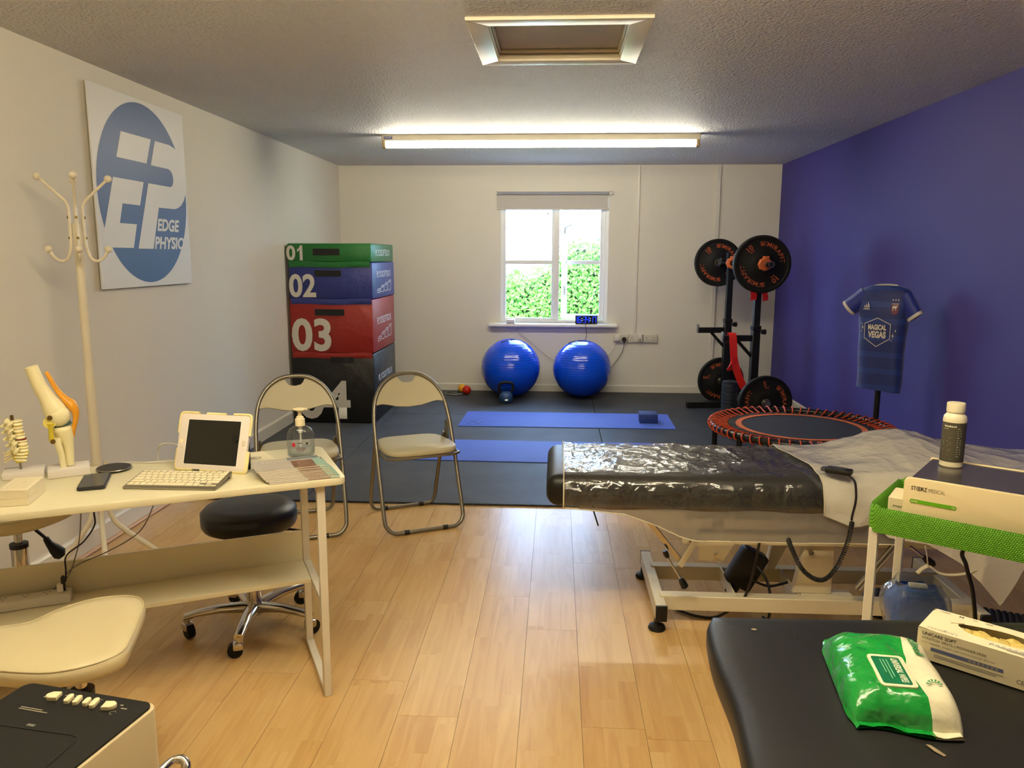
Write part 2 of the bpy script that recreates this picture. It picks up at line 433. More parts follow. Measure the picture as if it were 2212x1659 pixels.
# opening casement, hinged on the right and ajar outwards
cz = leaf(-.462, 0, WZ0+.034, WZ1-.045, .052, 1.364, win, 'casement')
cz.location = (WX1-.034, FY+.02, 0); cz.rotation_euler = (0, 0, radians(-16))
hd = MB().box(-.006, -.012, -.04, .006, 0, .03, b=.002).tube([(0, -.02, .02), (.03, -.026, .03), (.085, -.026, .05)], .006).build('casement_handle', CHROME, cz)
hd.location = (-.436, 0, 1.70)
hd2 = MB().box(-.005, -.012, -.05, .005, 0, .05, b=.002).tube([(0, -.014, -.04), (.0, -.02, .03)], .005).build('casement_handle', CHROME, cz); hd2.location = (-.436, 0, 1.07)
MB().box(MX1-.004, FY-.012, 1.682, MX1+.022, FY-.004, 1.692, b=.001).build('handle_keep', CHROME, win)
MB().cyl((-.1, FY+.031, 1.86), (-.1, FY+.0325, 1.86), .009, n=14).build('glass_sticker', mat('grey_sticker', (90, 90, 95), .6), win)
prof = [(-.085, .700), (-.09, .712), (-.085, .728), (-.07, .735), (.04, .735), (.04, .700)]
b = MB(); n_ = len(prof)
b.add([(x, YB+a, z) for x in (-.705, .625) for a, z in prof], [(i, (i+1) % n_, n_+(i+1) % n_, n_+i) for i in range(n_)] + [tuple(range(n_)), tuple(range(2*n_-1, n_-1, -1))])
b.build('window_sill', trim_m, win)
# outside: clipped hedge in the sun, a paved strip of ground
gm = mat('outside_paving', (190, 184, 170), .8)
struct('trim_4', MB().box(-8, YB+T, -.12, 8, 16, -.05), gm)
core = mat('hedge_shade', (18, 40, 14), .9)  # dark filler behind the leaves, the hedge's inner shade put into its colour
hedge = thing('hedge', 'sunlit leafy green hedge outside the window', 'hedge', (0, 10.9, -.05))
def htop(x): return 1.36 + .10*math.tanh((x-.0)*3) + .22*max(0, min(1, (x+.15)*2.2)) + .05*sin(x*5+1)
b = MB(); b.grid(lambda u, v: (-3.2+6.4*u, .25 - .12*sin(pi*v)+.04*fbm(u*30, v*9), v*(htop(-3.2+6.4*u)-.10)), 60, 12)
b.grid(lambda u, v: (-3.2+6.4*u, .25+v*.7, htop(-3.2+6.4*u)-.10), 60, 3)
b.build('shaded_core', core, hedge)
lm = mat('hedge_leaf', (84, 146, 40), .45, var=.6, vs=11, spec=.4)
vs, fs = [], []
for i in range(19000):
    x = random.uniform(-2.6, 2.6); t = random.random()
    z = htop(x)*t**.85; y = .17 - .13*sin(pi*min(1, t)) + random.uniform(-.09, .07)
    if t > .93: y += random.uniform(0, .5); z += random.uniform(-.03, .07)
    s_ = random.uniform(.016, .040); a = random.uniform(0, 6.28); tilt = random.uniform(-.9, .5)
    d = Vector((cos(a), sin(a)*.3, sin(a)*.9)).normalized(); nrm = Vector((random.uniform(-.5,.5), -1, .6+tilt)).normalized()
    sd_ = d.cross(nrm).normalized(); c = Vector((x, y, z)); k = len(vs)
    vs += [c-d*s_, c+sd_*s_*.55+nrm*.006, c+d*s_, c-sd_*s_*.55+nrm*.006, c]
    fs += [(k, k+1, k+4), (k+1, k+2, k+4), (k+2, k+3, k+4), (k+3, k, k+4)]
lv = MB().add(vs, fs).build('foliage', lm, hedge, smooth=0, fix=False); lv['kind'] = 'stuff'

# ------------------------------------------------------------------ fluorescent battens
def lit(nm, c, k):
    m = bpy.data.materials.new(nm); m.use_nodes = True
    N, L, B = nodes_of(m); N.remove(B)
    em = N.new('ShaderNodeEmission'); em.inputs[0].default_value = c; em.inputs[1].default_value = k
    L.new(em.outputs[0], N['Material Output'].inputs[0]); return m
bat_m = mat('batten_enamel', (222, 214, 190), .4)
def batten(loc, label, tube_m):
    t = thing('batten_light', label, 'ceiling light', loc)
    MB().box(-1.205, -.032, -.048, 1.205, .032, 0, b=.004, seg=1).build('housing', bat_m, t)
    MB().cyl((-1.185, 0, -.072), (1.185, 0, -.072), .024, n=16).build('tube', tube_m, t)
    for s_ in (-1, 1):
        MB().box(s_*1.188-.014, -.026, -.098, s_*1.188+.014, .026, -.046, b=.005, seg=1).build('end_cap', mat('aged_cap', (176, 150, 104), .5), t)
    MB().cyl((-1.05, -.032, -.022), (-1.05, -.036, -.022), .009, n=14).build('starter_button', mat('button_cream', (214, 204, 180), .4), t)
    lb = MB().box(-1.185, -.0335, -.034, -1.12, -.032, -.014).build('maker_label', mat('label_blue', (60, 66, 120), .5), t)
    marks([R4(-1.18, -.021, .03, .003), R4(-1.18, -.027, .04, .003), R4(-1.145, -.024, .018, .006)], mat('label_print', (190, 195, 220), .5), lb, (0, -.0336, 0), (1, 0, 0), (0, 0, 1))
    return t
batten((-.146, 6.17, H), 'lit fluorescent strip light on the ceiling in front of the window wall', lit('lit_tube', TUBE_COLOUR, TUBE_STRENGTH))
batten((-.146, 1.5, H), 'second fluorescent strip light on the ceiling above the near end of the room', lit('lit_tube_warm', TUBE2_COLOUR, TUBE2_STRENGTH))
# ------------------------------------------------------------------ fitted text helper
def ftext(body, x0, y0, w_, h_, m, parent, o, r, u, shear=0.0, bold=.02, off=.0006, name='lettering', wave=None, sp=1.0):
    """lettering stretched to fill the rectangle (x0, y0, w_, h_) of the plane (o, r, u)"""
    cu = bpy.data.curves.new('txt', 'FONT'); cu.body = body; cu.size = 1; cu.offset = bold; cu.resolution_u = 4; cu.space_character = sp; cu.shear = shear
    ob = bpy.data.objects.new('txt', cu); me = bpy.data.meshes.new_from_object(ob); bpy.data.objects.remove(ob)
    xs_ = [v.co.x for v in me.vertices]; ys_ = [v.co.y for v in me.vertices]
    ax, bx, ay, by = min(xs_), max(xs_), min(ys_), max(ys_)
    F = frame_m(o, r, u)
    for v in me.vertices:
        x = x0+(v.co.x-ax)/(bx-ax)*w_; y = y0+(v.co.y-ay)/(by-ay)*h_
        v.co = F @ Vector((x, y, off+(wave(x, y) if wave else 0)))
    me.name = name; me.materials.clear(); me.materials.append(m)
    return link(bpy.data.objects.new(name, me), parent)

# ------------------------------------------------------------------ loft hatch
def loft_hatch():
    t = thing('loft_hatch', 'white framed loft hatch in the stippled ceiling', 'hatch', (0, 0, H))
    x0, x1, y0, y1, a = -.366, .359, 3.185, 3.915, .082
    gl = mat('hatch_gloss', (216, 207, 184), .35, var=.02)
    # architrave pieces, mitred
    def piece(p, nm='architrave'):
        MB().prism(p, -.016, 0, b=.004).build(nm, gl, t)
    piece([(x0, y0), (x1, y0), (x1-a, y0+a), (x0+a, y0+a)])
    piece([(x1, y0), (x1, y1), (x1-a, y1-a), (x1-a, y0+a)])
    piece([(x1, y1), (x0, y1), (x0+a, y1-a), (x1-a, y1-a)])
    piece([(x0, y1), (x0, y0), (x0+a, y0+a), (x0+a, y1-a)])
    i0, i1, j0, j1 = x0+a-.006, x1-a+.006, y0+a-.006, y1-a+.006
    lb = MB()
    lb.box(i0-.01, j0, -.002, i0, j1, .11).box(i1, j0, -.002, i1+.01, j1, .11).box(i0, j0-.01, -.002, i1, j0, .11).box(i0, j1, -.002, i1, j1+.01, .11)
    lb.build('lining', gl, t, smooth=0)
    def bead(z, d, nm):
        q = MB()
        for p, c in (((i0+d, j0+d, z), (i1-d, j0+d, z)), ((i1-d, j0+d, z), (i1-d, j1-d, z)), ((i1-d, j1-d, z), (i0+d, j1-d, z)), ((i0+d, j1-d, z), (i0+d, j0+d, z))):
            q.cyl(p, c, .010, n=10)
        q.build(nm, gl, t)
    bead(.006, .004, 'moulding'); bead(.026, .010, 'moulding')
    MB().box(i0, j0, .036, i1, j1, .05).build('hatch_panel', mat('hatch_board', (206, 198, 184), .6), t, smooth=0)
    MB().cyl((-.01, j1-.03, .0355), (-.01, j1-.03, .037), .004, n=8).build('screw_hole', BLACKP, t)
loft_hatch()

# ------------------------------------------------------------------ roller blind
t = thing('roller_blind', 'pale grey roller blind rolled up over the window', 'blind', (-.048, YB, 1.9))
fab = mat('blind_fabric', (196, 190, 180), .8, var=.02)
MB().cyl((-.575, -.03, .158), (.565, -.03, .158), .017, n=18).build('roller_tube', mat('blind_tube', (150, 152, 158), .4), t)
MB().box(-.572, -.0225, .008, .556, -.0205, .155).build('blind_fabric', fab, t, smooth=0)
MB().box(-.574, -.027, -.006, .566, -.016, .012, b=.004, seg=1).build('bottom_bar', mat('blind_bar', (206, 196, 186), .5), t)
for s_, nm in ((-.585, 'bracket'), (.572, 'bracket')):
    MB().box(s_, -.05, .135, s_+.012, 0, .185, b=.002, seg=1).build(nm, WHITE, t)
MB().cyl((.584, -.03, .16), (.604, -.03, .16), .016, n=14).build('chain_wheel', WHITE, t)

# ------------------------------------------------------------------ wall sign
t = thing('wall_sign', 'square white sign board with a round blue EDGE PHYSIO logo on the left wall', 'sign', (XL, 4.262, 1.755))
sb_m = mat('sign_board_white', (226, 224, 220), .45, spec=.35, var=.015)
MB().box(.014, -.483, -.495, .022, .483, .495, b=.001, seg=1).build('board', sb_m, t)
for y in (-.40, .40):
    for z in (-.40, .40): MB().cyl((0, y, z), (.014, y, z), .012, n=12).build('spacer', STEEL, t)
sblue = mat('sign_blue', (62, 88, 142), .45, spec=.35, var=.03)
O_ = (.022, 0, 0); RY, UZ = (0, 1, 0), (0, 0, 1)
marks([[(.464*cos(2*pi*i/72), .474*sin(2*pi*i/72)) for i in range(72)]], sblue, t, O_, RY, UZ, .0006, 'logo_disc')
def sg(p): return [(y-4.262, z-1.755) for y, z in p]
Pb = [(4.396,2.054),(4.56,2.054),(4.62,2.043),(4.68,2.01),(4.735,1.95),(4.745,1.90),(4.742,1.84),(4.727,1.795),(4.70,1.752),(4.66,1.72),(4.62,1.703),(4.575,1.694),(4.391,1.692),(4.300,1.463),(4.142,1.463),(4.293,1.817),(4.544,1.817),(4.566,1.826),(4.579,1.846),(4.582,1.87),(4.572,1.896),(4.552,1.911),(4.526,1.917),(4.334,1.917)]
marks([sg([(4.049,2.056),(3.991,1.921),(4.289,1.921),(4.35,2.056)]),
       sg([(3.946,1.818),(3.834,1.555),(3.80,1.466),(4.095,1.466),(4.143,1.591),(3.978,1.591),(4.017,1.692),(4.189,1.692),(4.244,1.818)]),
       sg(Pb[::-1])], sb_m, t, O_, RY, UZ, .0014, 'logo_letters')
ftext('EDGE', 4.359-4.262, 1.562-1.755, .262, .070, sb_m, t, O_, RY, UZ, shear=.22, bold=.035, off=.0014)
ftext('PHYSIO', 4.316-4.262, 1.462-1.755, .355, .070, sb_m, t, O_, RY, UZ, shear=.22, bold=.035, off=.0014)

# ------------------------------------------------------------------ coat rack
def coat_rack():
    t = thing('coat_rack', 'white metal coat stand with ball-tipped hooks by the left wall', 'coat rack', (-2.02, 3.255, 0), radians(32))
    wm = mat('coat_rack_enamel', (222, 213, 190), .3)
    MB().cyl((0,0,.48), (0,0,1.56), .0185, n=18).cyl((0,0,.50), (0,0,.93), .0215, n=18).build('pole', wm, t)
    for k in range(4):
        M_ = Matrix.Rotation(k*pi/2, 4, 'Z')
        hook = [(.106,0,1.446),(.098,0,1.428),(.080,0,1.409),(.060,0,1.404),(.042,0,1.418),(.030,0,1.455),(.0265,0,1.50),(.026,0,1.56),(.026,0,1.615),(.030,0,1.638),(.044,0,1.660),(.124,0,1.742)]
        h = MB().tube(spline(hook, 5), .0062, n=8, M=M_).build('hook', wm, t)
        for c_ in ((.111,0,1.454), (.130,0,1.748)): MB().sph(c_, .0155, 14, 9, M=M_).build('ball_tip', wm, h)
        for z in (1.50, 1.585):
            MB().cyl((.030,0,z), (.0345,0,z), .0058, n=10, M=M_).build('screw', mat('brass_screw', (120, 98, 52), .4, .8), h)
        rr = .235 if k in (1, 2) else .28
        leg = [(.036,0,.525),(.036,0,.40),(.036,0,.32),(.043,0,.27),(.075,0,.215),(rr*.7,0,.095),(rr,0,.012)]
        l = MB().tube(spline(leg, 5), .0115, n=10, M=M_).build('leg', wm, t)
        MB().cyl((rr,0,0), (rr,0,.016), .014, n=12, M=M_).build('foot_cap', wm, l)
    MB().cyl((0,0,.44), (0,0,.50), .026, n=18).build('collar', wm, t)
coat_rack()

# ------------------------------------------------------------------ plyo boxes
def vinyl(n, c): return mat(n, c, .42, var=.08, vs=5, bump=.35, bs=9, bd=.02, spec=.5)
num_m = mat('print_grey_white', (212, 208, 198), .5, var=.03)
side_m = mat('print_white', (235, 238, 240), .5, var=.02)
black_web = mat('black_webbing', (14, 14, 15), .7, bump=.2, bs=300)
BX0, BX1, BY0, BY1 = -2.238, -1.532, 6.482, 7.36
def plyo(nm, z0, z1, colr, num, nr, hr, lab, dx=0, rz=0.0, flap=True, side=None, icons=None):
    cx, cy = (BX0+BX1)/2+dx, (BY0+BY1)/2
    t = thing('plyo_box', lab, 'plyo box', (cx, cy, z0), radians(rz), 'stacked plyo boxes')
    m = vinyl('vinyl_'+nm, colr); hx, hy, h = (BX1-BX0)/2, (BY1-BY0)/2, z1-z0
    b = MB()
    def wr(p, k):
        return 0.004*fbm(p[0]*4+k, p[1]*4, p[2]*4)
    n = 13
    # soft box: six gridded faces pulled in slightly by wrinkles, sharp piped edges
    bm = bmesh.new(); bmesh.ops.create_grid(bm, x_segments=1, y_segments=1, size=.5); bm.free()
    b.box(-hx, -hy, .002, hx, hy, h-.001, b=.012, seg=2)
    b.build('cover', m, t)
    if flap:
        fz = -.042
        fm = MB().grid(lambda u, v: (-hx+.012+(2*hx-.024)*u, -hy-.0035-.0045*sin(v*pi)*(.6+.4*sin(u*17)), fz+.004*sin(u*9)+(.006-fz)*v), 24, 5)
        fm.grid(lambda u, v: (-hx+.012+(2*hx-.024)*u, -hy-.0012, fz+.004*sin(u*9)+(.006-fz)*v), 24, 2)
        fm.build('front_flap', m, t)
    o = (0, -hy-.001, 0); r, u = (1,0,0), (0,0,1)
    def lx(px): return -2.265+(px-612)*.00387-cx
    def lz(py): return 1.434-(py-549.8)*.003835-z0
    nx, nz, nw, nh = lx(nr[0]), lz(nr[3]), lx(nr[2])-lx(nr[0]), lz(nr[1])-lz(nr[3])
    if num == '01':
        ftext('0', nx, nz, nw*.55, nh, num_m, t, o, r, u, bold=.03, off=.0012)
        k = nx+nw*.66; w1 = nw*.34
        marks([[(k+w1*.45, nz), (k+w1*.95, nz), (k+w1*.95, nz+nh), (k+w1*.55, nz+nh), (k+w1*.45, nz+nh*.90), (k+w1*.28, nz+nh*.80), (k, nz+nh*.73), (k, nz+nh*.56), (k+w1*.25, nz+nh*.62), (k+w1*.45, nz+nh*.72)]], num_m, t, o, r, u, .0012, 'lettering')
    else:
        ftext(num, nx, nz, nw, nh, num_m, t, o, r, u, bold=.03, off=.0012)
    if hr:
        MB().box(lx(hr[0]), -hy-.006, lz(hr[3]), lx(hr[2]), -hy-.001, lz(hr[1]), b=.002, seg=1).build('handle', black_web, t)
    if side:
        so_, sr, su = (hx+.0004, 0, 0), (0,1,0), (0,0,1)
        ftext('PLYOSOFTBOX', 6.64-cy, side[0]-z0, .56, side[1]-side[0], side_m, t, so_, sr, su, bold=.0, off=.0012)
        if icons:
            za, zb = icons[0]-z0, icons[1]-z0; q = []; hh = zb-za; x = 6.65-cy
            for i, f in enumerate((.22, .50, .68, .9)):
                a = .095; d = .028; e = hh*.14; yb_ = za + hh*.0+i*hh*.02; ht = hh*f*.75
                lw = .006
                q += stroke([(x, yb_), (x+a, yb_), (x+a, yb_+ht), (x, yb_+ht)], lw, True)
                q += stroke([(x, yb_+ht), (x+d, yb_+ht+e), (x+a+d, yb_+ht+e), (x+a, yb_+ht)], lw)
                q += stroke([(x+a, yb_), (x+a+d, yb_+e), (x+a+d, yb_+ht+e)], lw)
                x += .145
            marks(q, side_m, t, so_, sr, su, .0012, 'box_icons')
    return t
plyo('black', .012, .612, (15, 15, 16), '04', (630, 825, 747, 912), None, 'black plyo box numbered 04, lowest of the stack', flap=False, side=(.355, .41))
MB().box(-.02, -.446, .52, .18, -.442, .57, b=.001, seg=1).build('handle', black_web, bpy.data.objects['plyo_box'])
plyo('red', .612, 1.066, (150, 30, 24), '03', (622, 687, 709, 760), (675, 667, 739, 681), 'red plyo box numbered 03, between the blue box and the black box', side=(.845, .905), icons=(.70, .82))
plyo('blue', 1.066, 1.372, (38, 50, 128), '02', (620, 591, 679, 642), (677, 583, 735, 596), 'blue plyo box numbered 02, between the green box and the red box', dx=.004, side=(1.245, 1.298), icons=(1.115, 1.22))
plyo('green', 1.372, 1.528, (14, 104, 40), '01', (617, 530, 653, 562), (675, 537, 733, 551), 'green plyo box numbered 01, on top of the stack', dx=-.002, side=(1.425, 1.48))

# ------------------------------------------------------------------ folding chairs
def folding_chair():
    t = thing('folding_chair', 'cream padded folding chair with grey metal frame, standing clear right of the desk', 'chair', (0,0,0), 0, 'folding chairs beside the desk')
    fm = mat('chair_grey_tube', (132, 126, 112), .35, .7)
    vin = mat('chair_cream_vinyl', (196, 188, 156), .45, var=.03, bump=.08, bs=220)
    R_ = .011
    def P(x, s): return (x, -.22+.32*s, .012+.788*s)       # main hoop plane, s = 0 floor .. 1 top
    half = [P(.0, 0), P(.13, 0), P(.175, .006), P(.205, .04), P(.214, .09), P(.214, .3), P(.212, .55), P(.206, .72), P(.188, .835), P(.150, .92), P(.095, .975), P(.04, .997)]
    pts = half + [(-x, y, z) for x, y, z in half[:0:-1]]
    MB().tube(spline(pts, 5, True), R_, n=10, closed=True).build('main_frame', fm, t)
    back = [(.0, .215, .012), (.12, .215, .012), (.165, .214, .018), (.186, .208, .05), (.190, .19, .11), (.190, .10, .34), (.194, .045, .468)]
    bp_ = [(-x, y, z) for x, y, z in back[:0:-1]] + back
    MB().tube(spline(bp_, 5), .010, n=10).build('rear_leg_frame', fm, t)
    MB().tube([(-.195, -.04, .40), (-.195, -.19, .405), (-.165, -.215, .405), (.165, -.215, .405), (.195, -.19, .405), (.195, -.04, .40)], .008, n=8).build('seat_support', fm, t)
    for s_ in (-1, 1):
        MB().box(s_*.203-.003, .0, .42, s_*.203+.003, .055, .535, b=.003, seg=1).build('link_bar', fm, t)
        for y in (-.2197, .2147):
            MB().cyl((s_*.105-.014, y, .012), (s_*.105+.014, y, .012), .0128, n=12).build('foot_sleeve', BLACKP, t)
    # seat pad
    pl_ = []
    for i in range(40):
        a = 2*pi*i/40; c, s_ = cos(a), sin(a)
        x = .196*math.copysign(abs(c)**.45, c); y = .185*math.copysign(abs(s_)**.45, s_)
        pl_.append((x*(1-.08*(y > 0)*abs(y)/.185), y-.045))
    b = MB(); b.prism(pl_, .412, .446, b=.012); b.build('seat', vin, t, smooth=60)
    # curved backrest filling the top of the hoop, with a hand hole
    tn = Vector((0, .32, .788)).normalized(); o = Vector((0, -.22+.32*.75, .012+.788*.75))
    Lh = .788**2+.32**2; Lh = sqrt(Lh)
    out = []
    prof = [(.193, .050), (.190, .062), (.178, .098), (.150, .142), (.098, .186), (.052, .2)]
    top = [(.046, .183), (.030, .166), (0, .160)]
    bot = [(0, .028), (.07, .033), (.125, .046), (.155, .050), (.182, .043)]
    right = bot + prof + top[:2]
    poly = right + [(0, .160)] + [(-x, y) for x, y in right[:0:-1]]
    n_ = len(poly)
    nn = Vector((0, -tn.z, tn.y))                         # front normal
    def bend(x, y, k): return o + Vector((x, 0, 0)) + tn*y + nn*(k - .02*(1-(x/.21)**2))
    q = MB()
    q.add([bend(x, y, .010) for x, y in poly] + [bend(x, y, -.004) for x, y in poly],
          [(i, (i+1) % n_, n_+(i+1) % n_, n_+i) for i in range(n_)])
    # front and back skins in strips so that the panel bends
    def col(x):
        lo = None; hi = None
        ys_ = []
        for i in range(n_):
            (xa, ya), (xb, yb_) = poly[i], poly[(i+1) % n_]
            if (xa-x)*(xb-x) <= 0 and abs(xa-xb) > 1e-9:
                ys_.append(ya+(yb_-ya)*(x-xa)/(xb-xa))
        return (min(ys_), max(ys_)) if ys_ else (0, 0)
    for k in (.010, -.004):
        q.grid(lambda u, v: bend(-.1925+.385*u, col(-.1925+.385*u)[0]*(1-v)+col(-.1925+.385*u)[1]*v, k), 34, 4)
    q.build('backrest', vin, t, smooth=50)
    return t
ch = folding_chair()
ch.location = (-.768, 4.10, 0); ch.rotation_euler = (0, 0, radians(27))
copy_thing(ch, (-1.345, 3.945, 0), radians(22), 'cream padded folding chair half hidden behind the desk and the pump bottle')

# ------------------------------------------------------------------ exercise balls and small things by the window wall
def gym_ball(loc, r, lab, rz):
    t = thing('exercise_ball', lab, 'exercise ball', loc, rz, 'big blue exercise balls')
    bm_ = mat('ball_blue', (14, 78, 222), .14, var=.04, coat=.4)
    N, L, B = nodes_of(bm_)
    b = MB().sph((0,0,0), r, 48, 32, (1,1,.985))
    b.build('ball', bm_, t, smooth=180)
    arc = [(r*1.003*sin(a)*cos(.35), r*1.003*sin(a)*sin(.35)-.06, sqrt(max(0, 1-(sin(a))**2-.04))*r*.99+.002) for a in [radians(-24+2.4*i) for i in range(21)]]
    MB().tube(arc, .005, n=6, flat=.8).build('valve_strap', mat('ball_strap', (24, 34, 60), .5), t)
    q = MB()
    for k in range(9):
        z = -.55+k*.13
        rr = sqrt(1-z*z)*r
    return t
gym_ball((-.457, 7.86, .311), .299, 'left blue exercise ball, the one behind the kettlebell', .2)
gym_ball((.264, 7.885, .306), .294, 'right blue exercise ball, the one below the digital clock', -.4)
# ball grooves are fine relief in the material
N, L, B = nodes_of(MATS['ball_blue'])
tc = N.new('ShaderNodeTexCoord'); wv = N.new('ShaderNodeTexWave'); wv.bands_direction = 'Z'; wv.inputs['Scale'].default_value = 13
L.new(tc.outputs['Object'], wv.inputs['Vector']); bp = N.new('ShaderNodeBump'); bp.inputs['Strength'].default_value = .12; bp.inputs['Distance'].default_value = .01
L.new(wv.outputs['Fac'], bp.inputs['Height']); L.new(bp.outputs[0], B.inputs['Normal'])

t = thing('kettlebell', 'blue kettlebell with a black handle in front of the left ball', 'kettlebell', (-.480, 7.50, .012), radians(8)); t.scale = (.86, .86, .86)
MB().lathe([(.0,0),(.05,0),(.062,.012),(.075,.045),(.078,.075),(.068,.108),(.045,.130),(.0,.136)], 28, caps=False).build('body', mat('kettlebell_blue', (36, 70, 116), .45), t)
hp = [(-.052,0,.108),(-.072,0,.150),(-.080,0,.195),(-.066,0,.226),(-.03,0,.238),(.03,0,.238),(.066,0,.226),(.080,0,.195),(.072,0,.150),(.052,0,.108)]
MB().tube(spline(hp, 4), .0155, n=12).build('handle', BLACKM, t)
marks([[(.02*cos(i*pi/3), .013*sin(i*pi/3)) for i in range(6)]], side_m, t, (0,-.0745,.05), (1,0,0), (0,.25,1), .003, 'weight_mark')
def small_ball(nm, loc, r, c, lab):
    o = MB().sph((0,0,0), r, 22, 14).build(nm, mat('ball_vinyl_%d_%d' % c[:2], c, .4), None, smooth=180)
    o.location = loc; tag(o, lab, 'ball')
small_ball('massage_ball', (-.918, 7.96, .012+.046), .046, (198, 34, 16), 'small red ball on the rubber mat beside the yellow one')
small_ball('massage_ball', (-.975, 8.06, .012+.046), .046, (222, 160, 30), 'small yellow ball behind the red ball at the skirting')
t = thing('gliding_disc', 'flat black disc with a pale rim lying on the rubber mat', 'disc', (-1.05, 7.99, .012))
MB().lathe([(0,0),(.085,0),(.092,.004),(.085,.012),(0,.012)], 36, caps=False).build('pad', mat('disc_foam', (24, 26, 30), .7), t)
MB().tube([(.09*cos(2*pi*i/40), .09*sin(2*pi*i/40), .008) for i in range(40)], .0035, n=6, closed=True).build('rim', mat('disc_rim', (190, 184, 166), .5), t)
marks([R4(-.03, -.008, .06, .016)], mat('disc_print', (170, 170, 165), .5), t, (0,0,.0122), (1,0,0), (0,1,0))

# ------------------------------------------------------------------ yoga mats and block
ym = mat('yoga_mat_foam', (72, 102, 200), .7, var=.10, vs=6, bump=.3, bs=220)
def yoga_mat(lab, corners, logo=None):
    o = MB().prism(corners, 0, .006, b=.002).build('yoga_mat', ym, None)
    o.location = (0, 0, .0122); tag(o, lab, 'yoga mat', 'blue yoga mats')
    return o
y1 = yoga_mat('blue yoga mat carrying the foam block, nearer the window', [(-.818, 6.418), (1.003, 6.428), (1.014, 7.036), (-.806, 7.046)])
y2 = yoga_mat('blue yoga mat lying partly behind the treatment couch', [(-1.0, 5.303), (.82, 5.27), (.836, 5.90), (-.982, 5.925)])
yl = mat('yoga_mat_print', (44, 58, 130), .7)
q = stroke([(-.75, 6.50), (-.70, 6.60), (-.66, 6.50), (-.62, 6.60)], .012) + stroke([(-.75, 6.47), (-.60, 6.47)], .012) + stroke([(-.74, 6.64), (-.66, 6.66)], .012)
p = marks(q, yl, y1, (0, 0, .006), (1,0,0), (0,1,0), .0005, 'logo_print')
t = MB().box(-.078, -.085, 0, .078, .085, .080, b=.008).build('yoga_block', mat('block_speckle', (38, 62, 120), .7, var=.75, vs=60, bump=.3, bs=180), None)
t.location = (.802, 6.70, .0183); t.rotation_euler = (0, 0, radians(-3)); tag(t, 'speckled blue foam yoga block on the far yoga mat', 'yoga block')

# ------------------------------------------------------------------ window-sill things and sockets
t = thing('digital_clock', 'black digital clock with blue digits on the window sill', 'clock', (.31, 8.17, .735))
MB().box(-.113, -.022, 0, .113, .022, .088, b=.004).build('case', BLACKP, t)
dig = mat('clock_blue_led', (16, 60, 225), .4, emit=.7)
MB().box(-.108, -.0225, .005, .108, -.0218, .083).build('screen', mat('clock_screen', (6, 8, 16), .2), t)
SEG = {'1':'bc','6':'acdefg','3':'abcdg','7':'abc','4':'bcfg','8':'abcdefg'}
def seg7(ch_, x, z, w_, h_, lw):
    pt = {'a':[(x,z+h_),(x+w_,z+h_)],'b':[(x+w_,z+h_),(x+w_,z+h_/2)],'c':[(x+w_,z+h_/2),(x+w_,z)],'d':[(x,z),(x+w_,z)],'e':[(x,z),(x,z+h_/2)],'f':[(x,z+h_/2),(x,z+h_)],'g':[(x,z+h_/2),(x+w_,z+h_/2)]}
    q = []
    for c in SEG[ch_]: q += stroke(pt[c], lw)
    return q
q = seg7('1', -.112, .014, .016, .060, .007) + seg7('6', -.082, .014, .024, .060, .008) + seg7('3', -.032, .014, .024, .060, .008) + seg7('4', .000, .014, .026, .060, .008)
q += seg7('1', .052, .014, .014, .060, .007) + seg7('7', .076, .014, .022, .060, .008)
marks([R4(x, z, .007, .009) for x in (-.048, .036) for z in (.052, .030)], mat('clock_pale_led', (150, 190, 235), .4, emit=.9), t, (0, -.0226, 0), (1,0,0), (0,0,1), .0006, 'colons')
marks(q, dig, t, (0, -.0226, 0), (1,0,0), (0,0,1), .0006, 'digits')
t = thing('white_hub', 'small white box on the left end of the window sill', 'hub', (-.478, 8.17, .735))
MB().box(-.043, -.03, 0, .043, .03, .040, b=.007).build('case', WHITE, t)
MB().box(-.03, -.0305, .008, .03, -.0295, .012).build('vent_slot', mat('grey_slot', (150,150,150), .6), t)
def cord(nm, pts, r, m, lab, n=6, k=8):
    o = MB().tube(spline(pts, k), r, n=n).build(nm, m, None, smooth=180); tag(o, lab, 'cable'); return o
BCORD = mat('black_cord', (20, 18, 17), .5); WCORD = mat('white_cord', (205, 200, 186), .5); GCORD = mat('grey_cord', (120, 116, 108), .5)
cord('clock_cable', [(.29, 8.155, .752), (.30, 8.122, .737), (.302, 8.118, .70), (.315, 8.16, .62), (.30, 8.19, .50), (.40, 8.205, .30), (.52, 8.205, .21), (.60, 8.2, .30), (.69, 8.19, .44), (.707, 8.178, .545)], .003, BCORD, 'thin black cable from the clock down to the black plug')
cord('hub_cable', [(-.44, 8.14, .739), (-.43, 8.125, .733), (-.425, 8.12, .70), (-.40, 8.18, .655), (-.28, 8.205, .55), (-.13, 8.205, .42), (.02, 8.205, .32), (.20, 8.206, .26), (.42, 8.206, .30), (.56, 8.205, .41), (.63, 8.195, .545)], .0026, WCORD, 'thin white cable looping from the sill box behind the balls to the sockets')
sk = mat('socket_white', (212, 206, 190), .35)
